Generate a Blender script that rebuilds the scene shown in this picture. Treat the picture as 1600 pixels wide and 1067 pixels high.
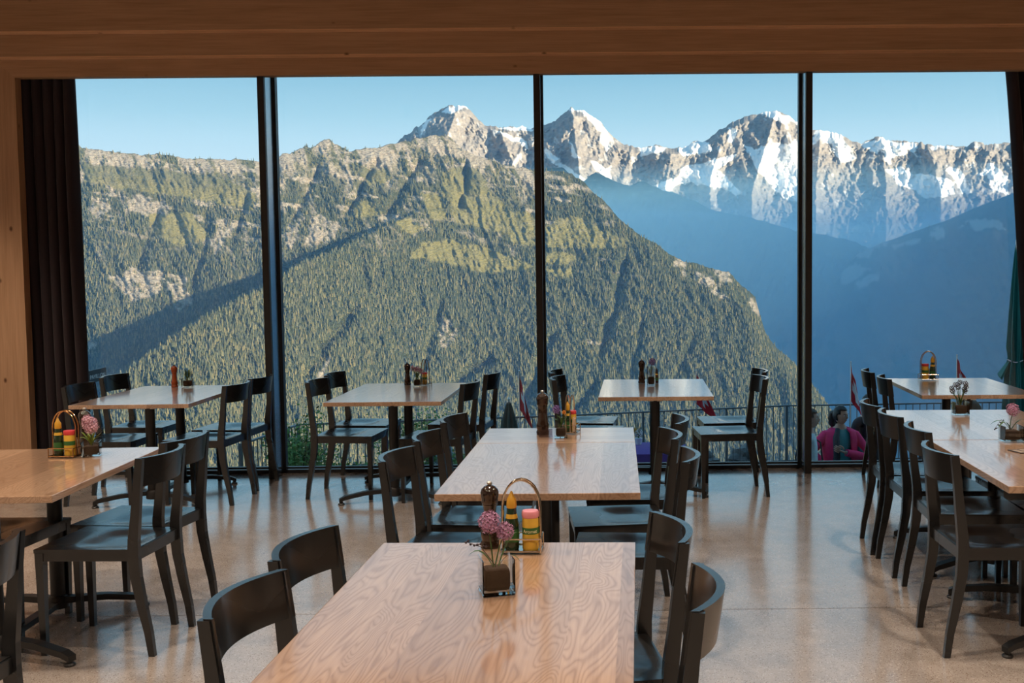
import bpy, bmesh, math, random
import numpy as np
from mathutils import Vector, Matrix, Quaternion

for o in list(bpy.data.objects):
    bpy.data.objects.remove(o, do_unlink=True)
S = bpy.context.scene
COL = S.collection
PI = math.pi

# ------------------------------------------------------------------ camera
CAM_H = 1.591
_y, _p, _r = .0066, .0650, -.0091
F = Vector((math.sin(_y)*math.cos(_p), math.cos(_y)*math.cos(_p), -math.sin(_p)))
R0 = Vector((math.cos(_y), -math.sin(_y), 0)); U0 = R0.cross(F)
RR = R0*math.cos(_r) + U0*math.sin(_r); UU = U0*math.cos(_r) - R0*math.sin(_r)
cd = bpy.data.cameras.new('camera'); cam = bpy.data.objects.new('camera', cd); COL.objects.link(cam)
cam.matrix_world = Matrix(((RR.x, UU.x, -F.x, 0), (RR.y, UU.y, -F.y, 0), (RR.z, UU.z, -F.z, CAM_H), (0, 0, 0, 1)))
cd.sensor_fit = 'HORIZONTAL'; cd.sensor_width = 36; cd.lens = 1650*36/1600
cd.shift_x = (800-956.8)/1600; cd.shift_y = (537.5-533.5)/1600
cd.clip_start = .05; cd.clip_end = 60000
S.camera = cam

# ------------------------------------------------------------------ sky, sun, exposure
S.view_settings.view_transform = 'Standard'; S.view_settings.look = 'None'
S.view_settings.exposure = 0.42; S.view_settings.gamma = 1.0
S.view_settings.use_curve_mapping = False
S.cycles.use_denoising = True
S.cycles.max_bounces = 8; S.cycles.diffuse_bounces = 3; S.cycles.glossy_bounces = 3
S.cycles.transmission_bounces = 6; S.cycles.transparent_max_bounces = 24; S.cycles.volume_bounces = 2
S.cycles.caustics_reflective = False; S.cycles.caustics_refractive = False
S.cycles.sample_clamp_indirect = 6.0
W = bpy.data.worlds.new('sky'); S.world = W; W.use_nodes = True
nt = W.node_tree; nt.nodes.clear()
wo = nt.nodes.new('ShaderNodeOutputWorld'); bg = nt.nodes.new('ShaderNodeBackground')
tc = nt.nodes.new('ShaderNodeTexCoord'); sx = nt.nodes.new('ShaderNodeSeparateXYZ'); cr = nt.nodes.new('ShaderNodeValToRGB')
nt.links.new(tc.outputs['Generated'], sx.inputs[0]); nt.links.new(sx.outputs['Z'], cr.inputs[0])
cr.color_ramp.elements[0].position = 0.0; cr.color_ramp.elements[0].color = (.72, .85, .93, 1)
cr.color_ramp.elements[1].position = 1.0; cr.color_ramp.elements[1].color = (.18, .40, .64, 1)
for pos, c in ((.10, (.63, .83, .93, 1)), (.123, (.55, .78, .89, 1)), (.146, (.43, .69, .81, 1)), (.183, (.30, .56, .70, 1)), (.45, (.22, .47, .66, 1))):
    e = cr.color_ramp.elements.new(pos); e.color = c
nt.links.new(cr.outputs[0], bg.inputs[0]); bg.inputs[1].default_value = .80
nt.links.new(bg.outputs[0], wo.inputs[0])
SUN_DIR = Vector((.75, -.50, .165)).normalized()
sl = bpy.data.lights.new('sun', 'SUN'); so = bpy.data.objects.new('sun', sl); COL.objects.link(so)
sl.energy = 10.0; sl.color = (1, .83, .60); sl.angle = math.radians(.55)
so.rotation_euler = SUN_DIR.to_track_quat('Z', 'Y').to_euler(); so.location = (60, -40, 40)

# ------------------------------------------------------------------ helpers
rnd = random.Random(7)

def link(name, me, mat=None, parent=None):
    o = bpy.data.objects.new(name, me); COL.objects.link(o)
    if mat is not None:
        for m in (mat if isinstance(mat, (list, tuple)) else [mat]): me.materials.append(m)
    if parent is not None: o.parent = parent
    return o

def obj(name, bm, mat=None, parent=None, smooth=False):
    me = bpy.data.meshes.new(name)
    bmesh.ops.recalc_face_normals(bm, faces=bm.faces)
    if smooth:
        for f in bm.faces: f.smooth = True
        for e in bm.edges:
            if len(e.link_faces) == 2 and e.calc_face_angle(0) > .7: e.smooth = False
    bm.to_mesh(me); bm.free()
    return link(name, me, mat, parent)

def tag(o, label=None, cat=None, group=None, kind=None):
    if label: o['label'] = label
    if cat: o['category'] = cat
    if group: o['group'] = group
    if kind: o['kind'] = kind
    return o

def thing(name, label, cat, loc=(0, 0, 0), rz=0, group=None):
    o = bpy.data.objects.new(name, None); COL.objects.link(o)
    o.empty_display_size = .1; o.location = loc; o.rotation_euler = (0, 0, rz)
    return tag(o, label, cat, group)

def dup(root, loc, rz=0, label=None, group=None):
    def cp(o, par):
        c = o.copy(); COL.objects.link(c); c.parent = par
        for ch in [x for x in list(o.children)]: cp(ch, c)
        return c
    r = cp(root, None); r.location = loc; r.rotation_euler = (0, 0, rz)
    if label: r['label'] = label
    if group: r['group'] = group
    return r

def BM(): return bmesh.new()

def box(bm, x0, x1, y0, y1, z0, z1, bev=0):
    r = bmesh.ops.create_cube(bm, size=1)
    vs = r['verts']
    for v in vs:
        v.co = Vector((x0+(v.co.x+.5)*(x1-x0), y0+(v.co.y+.5)*(y1-y0), z0+(v.co.z+.5)*(z1-z0)))
    if bev:
        es = list({e for v in vs for e in v.link_edges})
        bmesh.ops.bevel(bm, geom=es, offset=bev, segments=2, affect='EDGES', profile=.6)
    return bm

def loft(bm, rings, close=True, cap=True):
    vr = [[bm.verts.new(p) for p in r] for r in rings]
    n = len(vr[0])
    for a, b in zip(vr[:-1], vr[1:]):
        for i in range(n if close else n-1):
            j = (i+1) % n
            bm.faces.new((a[i], a[j], b[j], b[i]))
    if cap and close:
        bm.faces.new(list(reversed(vr[0]))); bm.faces.new(vr[-1])
    return vr

def tube(bm, pts, r, n=8, closed=False):
    pts = [Vector(p) for p in pts]; m = len(pts)
    rad = r if isinstance(r, (list, tuple)) else [r]*m
    rings = []; prev = None
    for i, p in enumerate(pts):
        a = pts[(i-1) % m] if (i > 0 or closed) else pts[i]; b = pts[(i+1) % m] if (i < m-1 or closed) else pts[i]
        t = (b-a).normalized()
        if prev is None:
            ref = Vector((0, 0, 1)) if abs(t.z) < .9 else Vector((1, 0, 0))
            u = t.cross(ref).normalized()
        else:
            u = (prev - t*prev.dot(t)).normalized()
        prev = u; w = t.cross(u)
        rings.append([p + (u*math.cos(2*PI*k/n) + w*math.sin(2*PI*k/n))*rad[i] for k in range(n)])
    if closed:
        vr = [[bm.verts.new(q) for q in rg] for rg in rings]
        for i in range(m):
            a, b = vr[i], vr[(i+1) % m]
            for k in range(n): bm.faces.new((a[k], a[(k+1) % n], b[(k+1) % n], b[k]))
    else: loft(bm, rings)
    return bm

def lathe(bm, prof, n=16, off=(0, 0, 0)):
    rings = [[Vector((off[0]+r*math.cos(2*PI*k/n), off[1]+r*math.sin(2*PI*k/n), off[2]+z)) for k in range(n)] for r, z in prof]
    loft(bm, rings); return bm

def bar(bm, p, q, w, h, up=(0, 0, 1)):
    p, q = Vector(p), Vector(q); t = (q-p).normalized(); up = Vector(up)
    s = t.cross(up).normalized(); u = s.cross(t)
    loft(bm, [[c + s*a*w/2 + u*b*h/2 for a, b in ((-1, -1), (1, -1), (1, 1), (-1, 1))] for c in (p, q)]); return bm

def grid_mesh(name, P):
    """P: (rows, cols, 3) array -> mesh"""
    n, m = P.shape[:2]
    idx = np.arange(n*m).reshape(n, m)
    q = np.stack([idx[:-1, :-1], idx[:-1, 1:], idx[1:, 1:], idx[1:, :-1]], -1).reshape(-1, 4)
    me = bpy.data.meshes.new(name)
    me.vertices.add(n*m); me.vertices.foreach_set('co', P.reshape(-1).astype(np.float32))
    me.loops.add(q.size); me.loops.foreach_set('vertex_index', q.reshape(-1).astype(np.int32))
    me.polygons.add(len(q)); me.polygons.foreach_set('loop_start', np.arange(0, q.size, 4, dtype=np.int32))
    me.polygons.foreach_set('use_smooth', np.ones(len(q), dtype=bool))
    me.update(calc_edges=True)
    return me

def attr(me, name, a):
    at = me.attributes.new(name, 'FLOAT', 'POINT'); at.data.foreach_set('value', a.reshape(-1).astype(np.float32))

# ------------------------------------------------------------------ material kit
class M:
    def __init__(s, name, **kw):
        s.m = bpy.data.materials.new(name); s.m.use_nodes = True
        s.t = s.m.node_tree; s.b = s.t.nodes['Principled BSDF']; s.o = s.t.nodes['Material Output']
        for k, v in kw.items(): s.set(k, v)
    def set(s, k, v):
        nm = {'col': 'Base Color', 'rough': 'Roughness', 'metal': 'Metallic', 'spec': 'Specular IOR Level', 'coat': 'Coat Weight',
              'coat_rough': 'Coat Roughness', 'sheen': 'Sheen Weight', 'trans': 'Transmission Weight', 'alpha': 'Alpha', 'nrm': 'Normal',
              'emit': 'Emission Color', 'emit_s': 'Emission Strength', 'sss': 'Subsurface Weight'}[k]
        inp = s.b.inputs[nm]
        if isinstance(v, bpy.types.NodeSocket): s.t.links.new(v, inp)
        elif k in ('col', 'emit'): inp.default_value = (*v[:3], 1)
        else: inp.default_value = v
    def n(s, typ, **inp):
        nd = s.t.nodes.new('ShaderNode'+typ)
        for k, v in inp.items():
            if k.startswith('_'): setattr(nd, k[1:], v); continue
            key = int(k[1:]) if k[0] == 'i' and k[1:].isdigit() else k.replace('__', ' ')
            i = nd.inputs[key]
            if isinstance(v, bpy.types.NodeSocket): s.t.links.new(v, i)
            else: i.default_value = v
        return nd
    def co(s, kind='Object', scale=(1, 1, 1), loc=(0, 0, 0), rot=(0, 0, 0)):
        t = s.n('TexCoord'); mp = s.n('Mapping', Vector=t.outputs[kind], Scale=scale, Location=loc, Rotation=rot)
        return mp.outputs[0]
    def noise(s, vec, scale=5, detail=4, rough=.5, dist=0):
        return s.n('TexNoise', Vector=vec, Scale=scale, Detail=detail, Roughness=rough, Distortion=dist).outputs[0]
    def ramp(s, fac, stops):
        r = s.n('ValToRGB', Fac=fac); cr = r.color_ramp
        cr.elements[0].position = stops[0][0]; cr.elements[0].color = (*stops[0][1], 1)
        cr.elements[1].position = stops[-1][0]; cr.elements[1].color = (*stops[-1][1], 1)
        for p, c in stops[1:-1]:
            e = cr.elements.new(p); e.color = (*c, 1)
        return r.outputs[0]
    def mix(s, fac, a, b, blend='MIX'):
        nd = s.t.nodes.new('ShaderNodeMix'); nd.data_type = 'RGBA'; nd.blend_type = blend
        for i, v in ((0, fac), (6, a), (7, b)):
            if isinstance(v, bpy.types.NodeSocket): s.t.links.new(v, nd.inputs[i])
            elif i == 0: nd.inputs[0].default_value = v
            else: nd.inputs[i].default_value = (*v[:3], 1)
        return nd.outputs[2]
    def math(s, op, a, b=0.0, c=None):
        nd = s.n('Math', _operation=op, i0=a, i1=b)
        if c is not None: nd.inputs[2].default_value = c
        return nd.outputs[0]
    def bump(s, h, strength=.3, dist=.01):
        s.set('nrm', s.n('Bump', Height=h, Strength=strength, Distance=dist).outputs[0])

def plain(name, col, rough=.5, **kw):
    """a painted / cast surface with slight mottling"""
    m = M(name, rough=rough, **kw)
    v = m.noise(m.co('Object'), 40, 3)
    c2 = tuple(min(1, c*1.18+.002) for c in col); c1 = tuple(c*.84 for c in col)
    m.set('col', m.mix(v, c1, c2)); return m.m

def wood_spruce(name, axis, tint=1.0):
    m = M(name, rough=.55, spec=.3)
    sc = [9, 9, 9]; sc[axis] = .55
    v = m.co('Object', scale=tuple(sc))
    g = m.noise(v, 2.2, 6, .6, .4)
    fine = m.noise(m.co('Object', scale=tuple(60 if i != axis else 2 for i in range(3))), 1.5, 3)
    base = m.ramp(g, [(.25, (.33*tint, .195*tint, .115*tint)), (.5, (.42*tint, .255*tint, .155*tint)), (.75, (.48*tint, .30*tint, .19*tint))])
    base = m.mix(.25, base, m.ramp(fine, [(.3, (.25*tint, .12*tint, .05*tint)), (.7, (.56*tint, .34*tint, .19*tint))]))
    ks = [3.6, 3.6, 3.6]; ks[axis] = 2.3
    vo = m.n('TexVoronoi', Vector=m.co('Object', scale=tuple(ks)), Scale=1.6, Randomness=1.0)
    wn = m.n('TexWhiteNoise', Vector=vo.outputs['Position'])
    has = m.math('GREATER_THAN', wn.outputs[0], .45)
    d = m.n('MapRange', Value=vo.outputs['Distance'], i1=.035, i2=.10, i3=1.0, i4=0.0).outputs[0]
    base = m.mix(m.math('MULTIPLY', d, has), base, (.10, .042, .018))
    m.set('col', base); return m.m

def wood_oak(name, axis=1):
    m = M(name, rough=.34, spec=.5, coat=1.0, coat_rough=.10)
    ot = 1-axis
    tcn = m.n('TexCoord'); sp = m.n('SeparateXYZ', Vector=tcn.outputs['Object'])
    oi = m.n('ObjectInfo')
    plank = m.math('FLOOR', m.math('MULTIPLY', sp.outputs[ot], 8.3))
    wn = m.n('TexWhiteNoise', _noise_dimensions='2D', Vector=m.n('CombineXYZ', X=plank, Y=oi.outputs['Random']).outputs[0])
    off = m.n('VectorMath', _operation='SCALE', i0=wn.outputs['Color']); off.inputs['Scale'].default_value = 7.0
    vec = m.n('VectorMath', _operation='ADD', i0=tcn.outputs['Object'], i1=off.outputs[0])
    sc = [7.5, 7.5, 7.5]; sc[axis] = 1.5
    mp = m.n('Mapping', Vector=vec.outputs[0], Scale=tuple(sc)).outputs[0]
    field = m.noise(mp, .9, 2, .45, .6)
    rings = m.math('SINE', m.math('MULTIPLY', field, 165.0))
    rings = m.n('MapRange', Value=rings, i1=-1.0, i2=1.0, i3=0.0, i4=1.0).outputs[0]
    fs = [120, 120, 120]; fs[axis] = 4
    pores = m.noise(m.n('Mapping', Vector=vec.outputs[0], Scale=tuple(fs)).outputs[0], 1.0, 2)
    base = m.ramp(rings, [(0, (.335, .205, .128)), (.25, (.44, .290, .195)), (1, (.51, .350, .243))])
    base = m.mix(.30, base, m.ramp(pores, [(.3, (.30, .17, .095)), (.65, (.54, .36, .24))]))
    tone = m.ramp(wn.outputs['Value'], [(0, (.80, .76, .74)), (1, (1.12, 1.10, 1.08))])
    base = m.mix(1.0, base, tone, 'MULTIPLY')
    m.set('col', base)
    m.set('rough', .28)
    return m.m

def chair_black():
    m = M('black_stained_wood', rough=.28, spec=.5, coat=.35, coat_rough=.14)
    g = m.noise(m.co('Object'), 3, 2)
    m.set('col', m.ramp(g, [(.3, (.0085, .009, .010)), (.7, (.0115, .0118, .0125))]))
    m.set('rough', m.n('MapRange', Value=g, i3=.265, i4=.285).outputs[0])
    return m.m

def terrazzo():
    m = M('polished_terrazzo', spec=.5, coat=.55, coat_rough=.13)
    c = m.co('Object')
    big = m.noise(c, .8, 5, .6); med = m.noise(c, 6, 4, .6)
    base = m.ramp(big, [(.3, (.32, .275, .245)), (.7, (.42, .365, .33))])
    base = m.mix(.35, base, m.ramp(med, [(.3, (.24, .20, .175)), (.7, (.46, .405, .37))]))
    vo = m.n('TexVoronoi', Vector=c, Scale=95.0); vo2 = m.n('TexVoronoi', Vector=c, Scale=150.0)
    rn = m.n('TexWhiteNoise', Vector=vo.outputs['Position']).outputs[0]
    d1 = m.math('MULTIPLY', m.math('LESS_THAN', vo.outputs['Distance'], .36), m.math('GREATER_THAN', rn, .62))
    d2 = m.math('MULTIPLY', m.math('LESS_THAN', vo2.outputs['Distance'], .34), m.math('LESS_THAN', m.n('TexWhiteNoise', Vector=vo2.outputs['Position']).outputs[0], .4))
    base = m.mix(d1, base, (.47, .42, .38)); base = m.mix(d2, base, (.18, .12, .09))
    m.set('col', base)
    m.set('rough', m.n('MapRange', Value=med, i1=.3, i2=.7, i3=.14, i4=.26).outputs[0])
    m.bump(big, .05, .004)
    return m.m

def clear_glass(name, tint=(1, 1, 1), ior=1.45):
    m = bpy.data.materials.new(name); m.use_nodes = True; t = m.node_tree; t.nodes.clear()
    o = t.nodes.new('ShaderNodeOutputMaterial'); mx = t.nodes.new('ShaderNodeMixShader')
    tr = t.nodes.new('ShaderNodeBsdfTransparent'); gl = t.nodes.new('ShaderNodeBsdfGlossy'); fr = t.nodes.new('ShaderNodeFresnel')
    tr.inputs[0].default_value = (*tint, 1); gl.inputs['Roughness'].default_value = .01; fr.inputs[0].default_value = ior
    t.links.new(fr.outputs[0], mx.inputs[0]); t.links.new(tr.outputs[0], mx.inputs[1]); t.links.new(gl.outputs[0], mx.inputs[2])
    t.links.new(mx.outputs[0], o.inputs[0]); return m

MAT = dict(
    oak=wood_oak('oak_lengthwise', 1), oak_x=wood_oak('oak_crosswise', 0), spruce_x=wood_spruce('spruce_beam', 0), spruce_z=wood_spruce('spruce_post', 2),
    spruce_y=wood_spruce('spruce_ceiling', 1), chair=chair_black(), floor=terrazzo(),
    iron=plain('black_powder_coat', (.014, .014, .015), .42), fin=plain('anodised_fin', (.42, .46, .50), .22, metal=.9),
    frame=plain('dark_frame', (.012, .014, .017), .4), glass=clear_glass('window_glass', (.96, .985, .985), 1.35), vase=clear_glass('vase_glass', (.975, .99, .985), 1.5),
    steel=plain('brushed_steel', (.55, .54, .52), .28, metal=1.0), wire=plain('chromed_wire', (.62, .55, .45), .18, metal=1.0),
    plaster=plain('white_plaster', (.62, .58, .54), .8), soil=plain('potting_soil', (.045, .024, .014), .95),
    darkwood=plain('dark_turned_wood', (.022, .010, .006), .16, coat=.6), redwood=plain('red_turned_wood', (.30, .055, .012), .3, coat=.3),
    leaf=plain('plant_leaf', (.045, .10, .022), .5), leaf_light=plain('fresh_leaf', (.20, .30, .04), .5), lilac=plain('lilac_petal', (.42, .22, .36), .7), pink=plain('pink_petal', (.66, .40, .50), .7),
    violet=plain('violet_petal', (.16, .10, .32), .7), dried=plain('dried_petal', (.05, .033, .04), .8),
)

# ------------------------------------------------------------------ the room
def struct(name, bm, mat, parent=None, smooth=False):
    o = obj(name, bm, mat, parent, smooth)
    if parent is None: o['kind'] = 'structure'
    return o
XL, XR, YB, YF = -5.7, 5.3, -5.2, 8.30       # inside faces of the room
ZC = 3.78                                     # ceiling
fl = bpy.data.objects.new('floor', None); COL.objects.link(fl); tag(fl, 'polished speckled terrazzo floor in large slabs with fine joints', None, None, 'structure')
for x0, x1, y0, y1 in ((XL, XR, YB, 4.925), (XL, XR, 4.931, 8.372), (XL, XR, 8.378, 8.66)):
    obj('slab', box(BM(), x0, x1, y0, y1, -.30, 0), MAT['floor'], fl)
obj('joint_bed', box(BM(), XL, XR, YB, 8.66, -.32, -.004), plain('joint_grout', (.05, .035, .03), .9), fl)
fl_m = 1
struct('wall_left', box(BM(), XL-.3, XL, YB-.3, 8.62, -.3, 4.3), MAT['plaster'])
struct('wall_right', box(BM(), XR, XR+.3, YB-.3, 8.62, -.3, 4.3), MAT['plaster'])
struct('wall_back', box(BM(), XL, XR, YB-.3, YB, -.3, 4.3), MAT['plaster'])
struct('ceiling', box(BM(), XL, XR, YB, 8.12, ZC, ZC+.06), MAT['spruce_y'])
struct('roof', box(BM(), -9, 24, YB-.6, 9.0, 4.3, 4.62), plain('roof_zinc', (.08, .085, .09), .5))  # extended out of view to shade the terrace
struct('wall_outer_or_added_wing', box(BM(), 5.9, 24, 8.1, 8.55, -2.2, 4.3), plain('outer_boards', (.10, .07, .05), .7))  # wing and roof run on out of view, added to shade the terrace
struct('wall_outer_or_added_wing', box(BM(), -9, -6.05, 8.1, 8.55, -2.2, 4.3), bpy.data.materials['outer_boards'])
# stepped spruce lintel: three boards, each one proud of the board below
XO0, XO1 = -4.54, 3.86                         # clear opening
ZO = 3.156
def wedge_board(name, pts, y0, y1, mat):
    bm = BM(); loft(bm, [[Vector((x, y, z)) for x, z in pts] for y in (y0, y1)]); return struct(name, bm, mat)
wedge_board('trim_1', [(XL, 3.294), (XO0-.160, 3.294), (XO0, ZO), (XR, ZO), (XR, 3.294)], YF, 8.38, MAT['spruce_x'])
struct('trim_2', box(BM(), XL, XR, 8.205, 8.384, 3.296, 3.465), MAT['spruce_x'])
struct('trim_3', box(BM(), XL, XR, 8.12, 8.64, 3.467, ZC), MAT['spruce_x'])
wedge_board('trim_4', [(XL, 0), (XO0, 0), (XO0, ZO-.002), (XO0-.158, 3.292), (XL, 3.292)], YF, 8.385, MAT['spruce_z'])
struct('trim_5', box(BM(), XO1, XR, YF, 8.385, 0, ZO-.002), MAT['spruce_z'])
pale = wood_spruce('lit_spruce_underside', 0, 1.75)  # lighter tint paints in the light on the lintel board undersides
struct('added_light_strip_1', box(BM(), XL, XR, 8.206, 8.299, 3.288, 3.295), pale)  # thin strips added under the boards to carry that painted light
struct('added_light_strip_2', box(BM(), XL, XR, 8.121, 8.204, 3.459, 3.466), pale)
ZG = 3.345                                     # the glass runs on up behind the lintel
struct('trim_8', box(BM(), XL, XR, 8.385, 8.64, ZG, 3.46), MAT['spruce_x'])
struct('wall_front', box(BM(), XL, XO0-.12, 8.40, 8.64, 0, ZG), MAT['plaster']); struct('wall_front', box(BM(), XO1+.12, XR, 8.40, 8.64, 0, ZG), MAT['plaster'])
# glazing: four tall panes with dark frames and deep fins between them
MX = (-2.655, -.515, 1.605)
edges = (XO0-.10,) + MX + (XO1+.10,)
YG = 8.60
for i in range(4):
    a, b = edges[i], edges[i+1]
    w = bpy.data.objects.new('window_%d' % (i+1), None); COL.objects.link(w); w['kind'] = 'structure'
    w['label'] = 'tall fixed window pane in a slim dark frame, bay %s' % ('by the wooden post', 'behind the railing corner', 'in front of the valley', 'beside the green parasol')[i]
    obj('pane', box(BM(), a+.03, b-.03, YG-.004, YG+.004, .045, ZG-.012), MAT['glass'], w)
    f = BM()
    for x0, x1 in ((a, a+.034), (b-.034, b)): box(f, x0, x1, YG-.03, YG+.03, 0, ZG-.002)
    box(f, a+.034, b-.034, YG-.03, YG+.03, 0, .026); box(f, a+.034, b-.034, YG-.02, YG+.02, .034, .05)
    box(f, a+.034, b-.034, YG-.03, YG+.03, ZG-.016, ZG-.002)
    obj('frame', f, MAT['frame'], w)
for i, x in enumerate(MX):
    w = bpy.data.objects.new('mullion_fin', None); COL.objects.link(w)
    w.location = (x, 0, 0); tag(w, 'deep vertical fin between window panes, %s' % ('next to the orange pepper mill table', 'in front of the pointed grey peak', 'beside the woman in the red cardigan')[i], None, None, 'structure')
    obj('cover_strip', box(BM(), -.026, .026, 8.312, 8.352, .001, ZO-.003, .002), MAT['iron'], w)
    obj('web', box(BM(), -.014, .014, 8.352, 8.385, .001, ZO-.003), MAT['fin'], w); obj('web', box(BM(), -.014, .014, 8.385, YG-.03, .001, ZG-.003), MAT['fin'], w)

# ------------------------------------------------------------------ ceiling spotlights (above the frame): a few inferred, the rest of the grid added
def spotlight(x, y, energy, col=(1, .70, .42), size=70, lab='above the room'):
    t = thing('ceiling_spotlight', 'black ceiling spotlight %s' % lab, 'lamp', (x, y, ZC), 0, 'ceiling spotlights')
    h = BM(); lathe(h, [(.045, -.100), (.050, -.105), (.050, -.16), (.056, -.16), (.056, -.001)], 20); lathe(h, [(.02, -.005), (.085, -.005), (.085, 0), (.02, 0)], 20); obj('housing', h, MAT['iron'], t)
    e = M('lamp_lens', col=(1, .9, .75)); e.set('emit', col); e.set('emit_s', 3.0)
    obj('lens', lathe(BM(), [(.044, -.106), (.044, -.101)], 20), e.m, t)
    l = bpy.data.lights.new('spot', 'SPOT'); l.energy = energy; l.color = col; l.spot_size = math.radians(size); l.spot_blend = .6; l.shadow_soft_size = .06
    lo = bpy.data.objects.new('spot', l); COL.objects.link(lo); lo.parent = t; lo.location = (0, 0, -.19)
    return t
RN = ('by the wooden wall', 'over the wooden wall tables', 'over the middle aisle', 'over the menu card tables', 'near the end wall')
CN = ('in the window row of the filled-out grid', 'in the second row of the filled-out grid', 'in the third row of the filled-out grid', 'in the row at the back of the filled-out grid')
for j, y in enumerate((5.7, 3.5, .8, -2.2)):  # full grid added to lift the room light, beyond the few lamps inferred
    for i, x in enumerate((-4.4, -2.5, -.3, 1.95, 4.0)):
        spotlight(x, y, 88 if j == 0 else 128, (1, .83, .65), 112, RN[i]+' '+CN[j])

spotlight(-5.05, 6.7, 130, (1, .80, .60), 100, 'washing down the wooden post beside the plum curtain')

# ------------------------------------------------------------------ curtains
def curtain(name, label, xa, xb, xa2, xb2, flare, nfold, z1, ph):
    t = thing(name, label, 'curtain', ((xa+xb)/2, 8.475, 0))
    nx, nz = nfold*14, 40
    P = np.zeros((nz, nx, 3))
    for k in range(nz):
        s = k/(nz-1); z = z1*(1-s) + .015*s
        a = xa + (xa2-xa)*s**flare; b = xb + (xb2-xb)*s**flare
        u = np.linspace(0, 1, nx)
        fold = np.sin(u*nfold*2*PI + ph + .6*math.sin(3*s+ph)) * (.040 + .012*np.sin(7*u+4*s))
        P[k, :, 0] = a + (b-a)*u + .012*np.cos(u*nfold*2*PI+ph) - t.location.x
        P[k, :, 1] = fold; P[k, :, 2] = z
    me = grid_mesh('fabric', P); o = link('fabric', me, MATC, t)
    md = o.modifiers.new('thick', 'SOLIDIFY'); md.thickness = .004
    tr = BM(); box(tr, min(xa, xb)-.01-t.location.x, max(xa, xb)+.02-t.location.x, -.012, .012, z1, z1+.02); obj('track', tr, MAT['iron'], t)
mc = M('plum_velvet', rough=.75, sheen=.12)
gn = mc.noise(mc.co('Object'), 60, 3)
mc.set('col', mc.mix(gn, (.006, .003, .006), (.020, .007, .014))); MATC = mc.m
curtain('curtain', 'dark plum floor-length curtain gathered beside the light wooden post', -4.60, -4.19, -4.60, -4.165, 1.6, 5, 3.30, .4)
curtain('curtain', 'dark plum floor-length curtain gathered beside the green closed parasol', 3.19, 3.90, 3.45, 3.90, .8, 6, 3.30, 1.9)

# ------------------------------------------------------------------ the landscape
# crest lines are survey bearings from the pavilion: (x per metre of distance, height per metre of distance)
def hash2(ix, iy, seed):
    h = (ix.astype(np.int64)*374761393 + iy.astype(np.int64)*668265263 + seed*1442695041) & 0xffffffff
    h = ((h ^ (h >> 13))*1274126177) & 0xffffffff
    return ((h ^ (h >> 16)) & 0xffff)/65535.0
def vnoise(x, y, seed=0):
    ix, iy = np.floor(x), np.floor(y); fx, fy = x-ix, y-iy
    fx = fx*fx*(3-2*fx); fy = fy*fy*(3-2*fy)
    a, b = hash2(ix, iy, seed), hash2(ix+1, iy, seed); c, d = hash2(ix, iy+1, seed), hash2(ix+1, iy+1, seed)
    return (a*(1-fx)+b*fx)*(1-fy) + (c*(1-fx)+d*fx)*fy
def fbm(x, y, oct=5, seed=0, gain=.5, ridged=False):
    t = np.zeros_like(x); amp = 1.0; tot = 0
    for o in range(oct):
        n = vnoise(x*2**o+17.3*o, y*2**o-9.1*o, seed+o)
        if ridged: n = 1-np.abs(2*n-1)
        t += amp*n; tot += amp; amp *= gain
    return t/tot
def sstep(a, b, x):
    t = np.clip((x-a)/(b-a), 0, 1); return t*t*(3-2*t)
def poly_sd(u, v, pts, scale):
    """signed distance (positive inside) to a closed polygon, in units of `scale`"""
    pts = np.array(pts); d = np.full(u.shape, 1e9); ins = np.zeros(u.shape, bool)
    for i in range(len(pts)):
        a, b = pts[i], pts[(i+1) % len(pts)]
        ex, ey = b-a; wx, wy = u-a[0], v-a[1]
        t = np.clip((wx*ex+wy*ey)/(ex*ex+ey*ey+1e-18), 0, 1)
        d = np.minimum(d, np.hypot(wx-ex*t, wy-ey*t))
        c = ((a[1] > v) != (b[1] > v)) & (u < (b[0]-a[0])*(v-a[1])/(b[1]-a[1]+1e-18)+a[0])
        ins ^= c
    return np.where(ins, d, -d)/scale
PXU = 1/1650.0
def patch(u, v, polys, wob, seed, soft=1.5):
    """soft-edged union of polygons with a noisy outline"""
    w = (fbm(u*90, v*90, 5, seed, .62)-.5)*2*wob
    w2 = (fbm(u*90+51, v*90+7, 5, seed+9, .62)-.5)*2*wob
    m = np.zeros(u.shape)
    for p in polys:
        m = np.maximum(m, sstep(-soft, soft, poly_sd(u+w*PXU, v+w2*PXU, p, PXU)))
    return m

def sheet(name, crest, vbase, nu, nv, depth, gam=1.0, jag=0.0):
    c = np.array(crest); u = np.linspace(c[0, 0], c[-1, 0], nu)
    vc = np.interp(u, c[:, 0], c[:, 1])
    vc = vc + jag*PXU*(fbm(u*160, u*0+3.3, 5, 5, .62)-.5)*2          # rough, broken crest
    s = np.linspace(0, 1, nv)[:, None]**gam
    U = np.repeat(u[None], nv, 0); V = vc[None]*(1-s) + vbase*s
    Y = depth(U, V, vc[None]-V)
    P = np.stack([U*Y, Y, CAM_H + V*Y], -1)
    # far side of the crest, so that the mountain has a back
    drop = []
    for k in range(1, 7):
        q = P[0].copy(); q[:, 1] += 220*k*k*.35; q[:, 2] -= 130*k*k*.45; drop.append(q)
    P2 = np.concatenate([np.stack(drop[::-1]), P])
    pad = lambda A: np.concatenate([np.repeat(A[:1], 6, 0), A])
    return grid_mesh(name, P2), U, V, Y, pad

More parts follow.
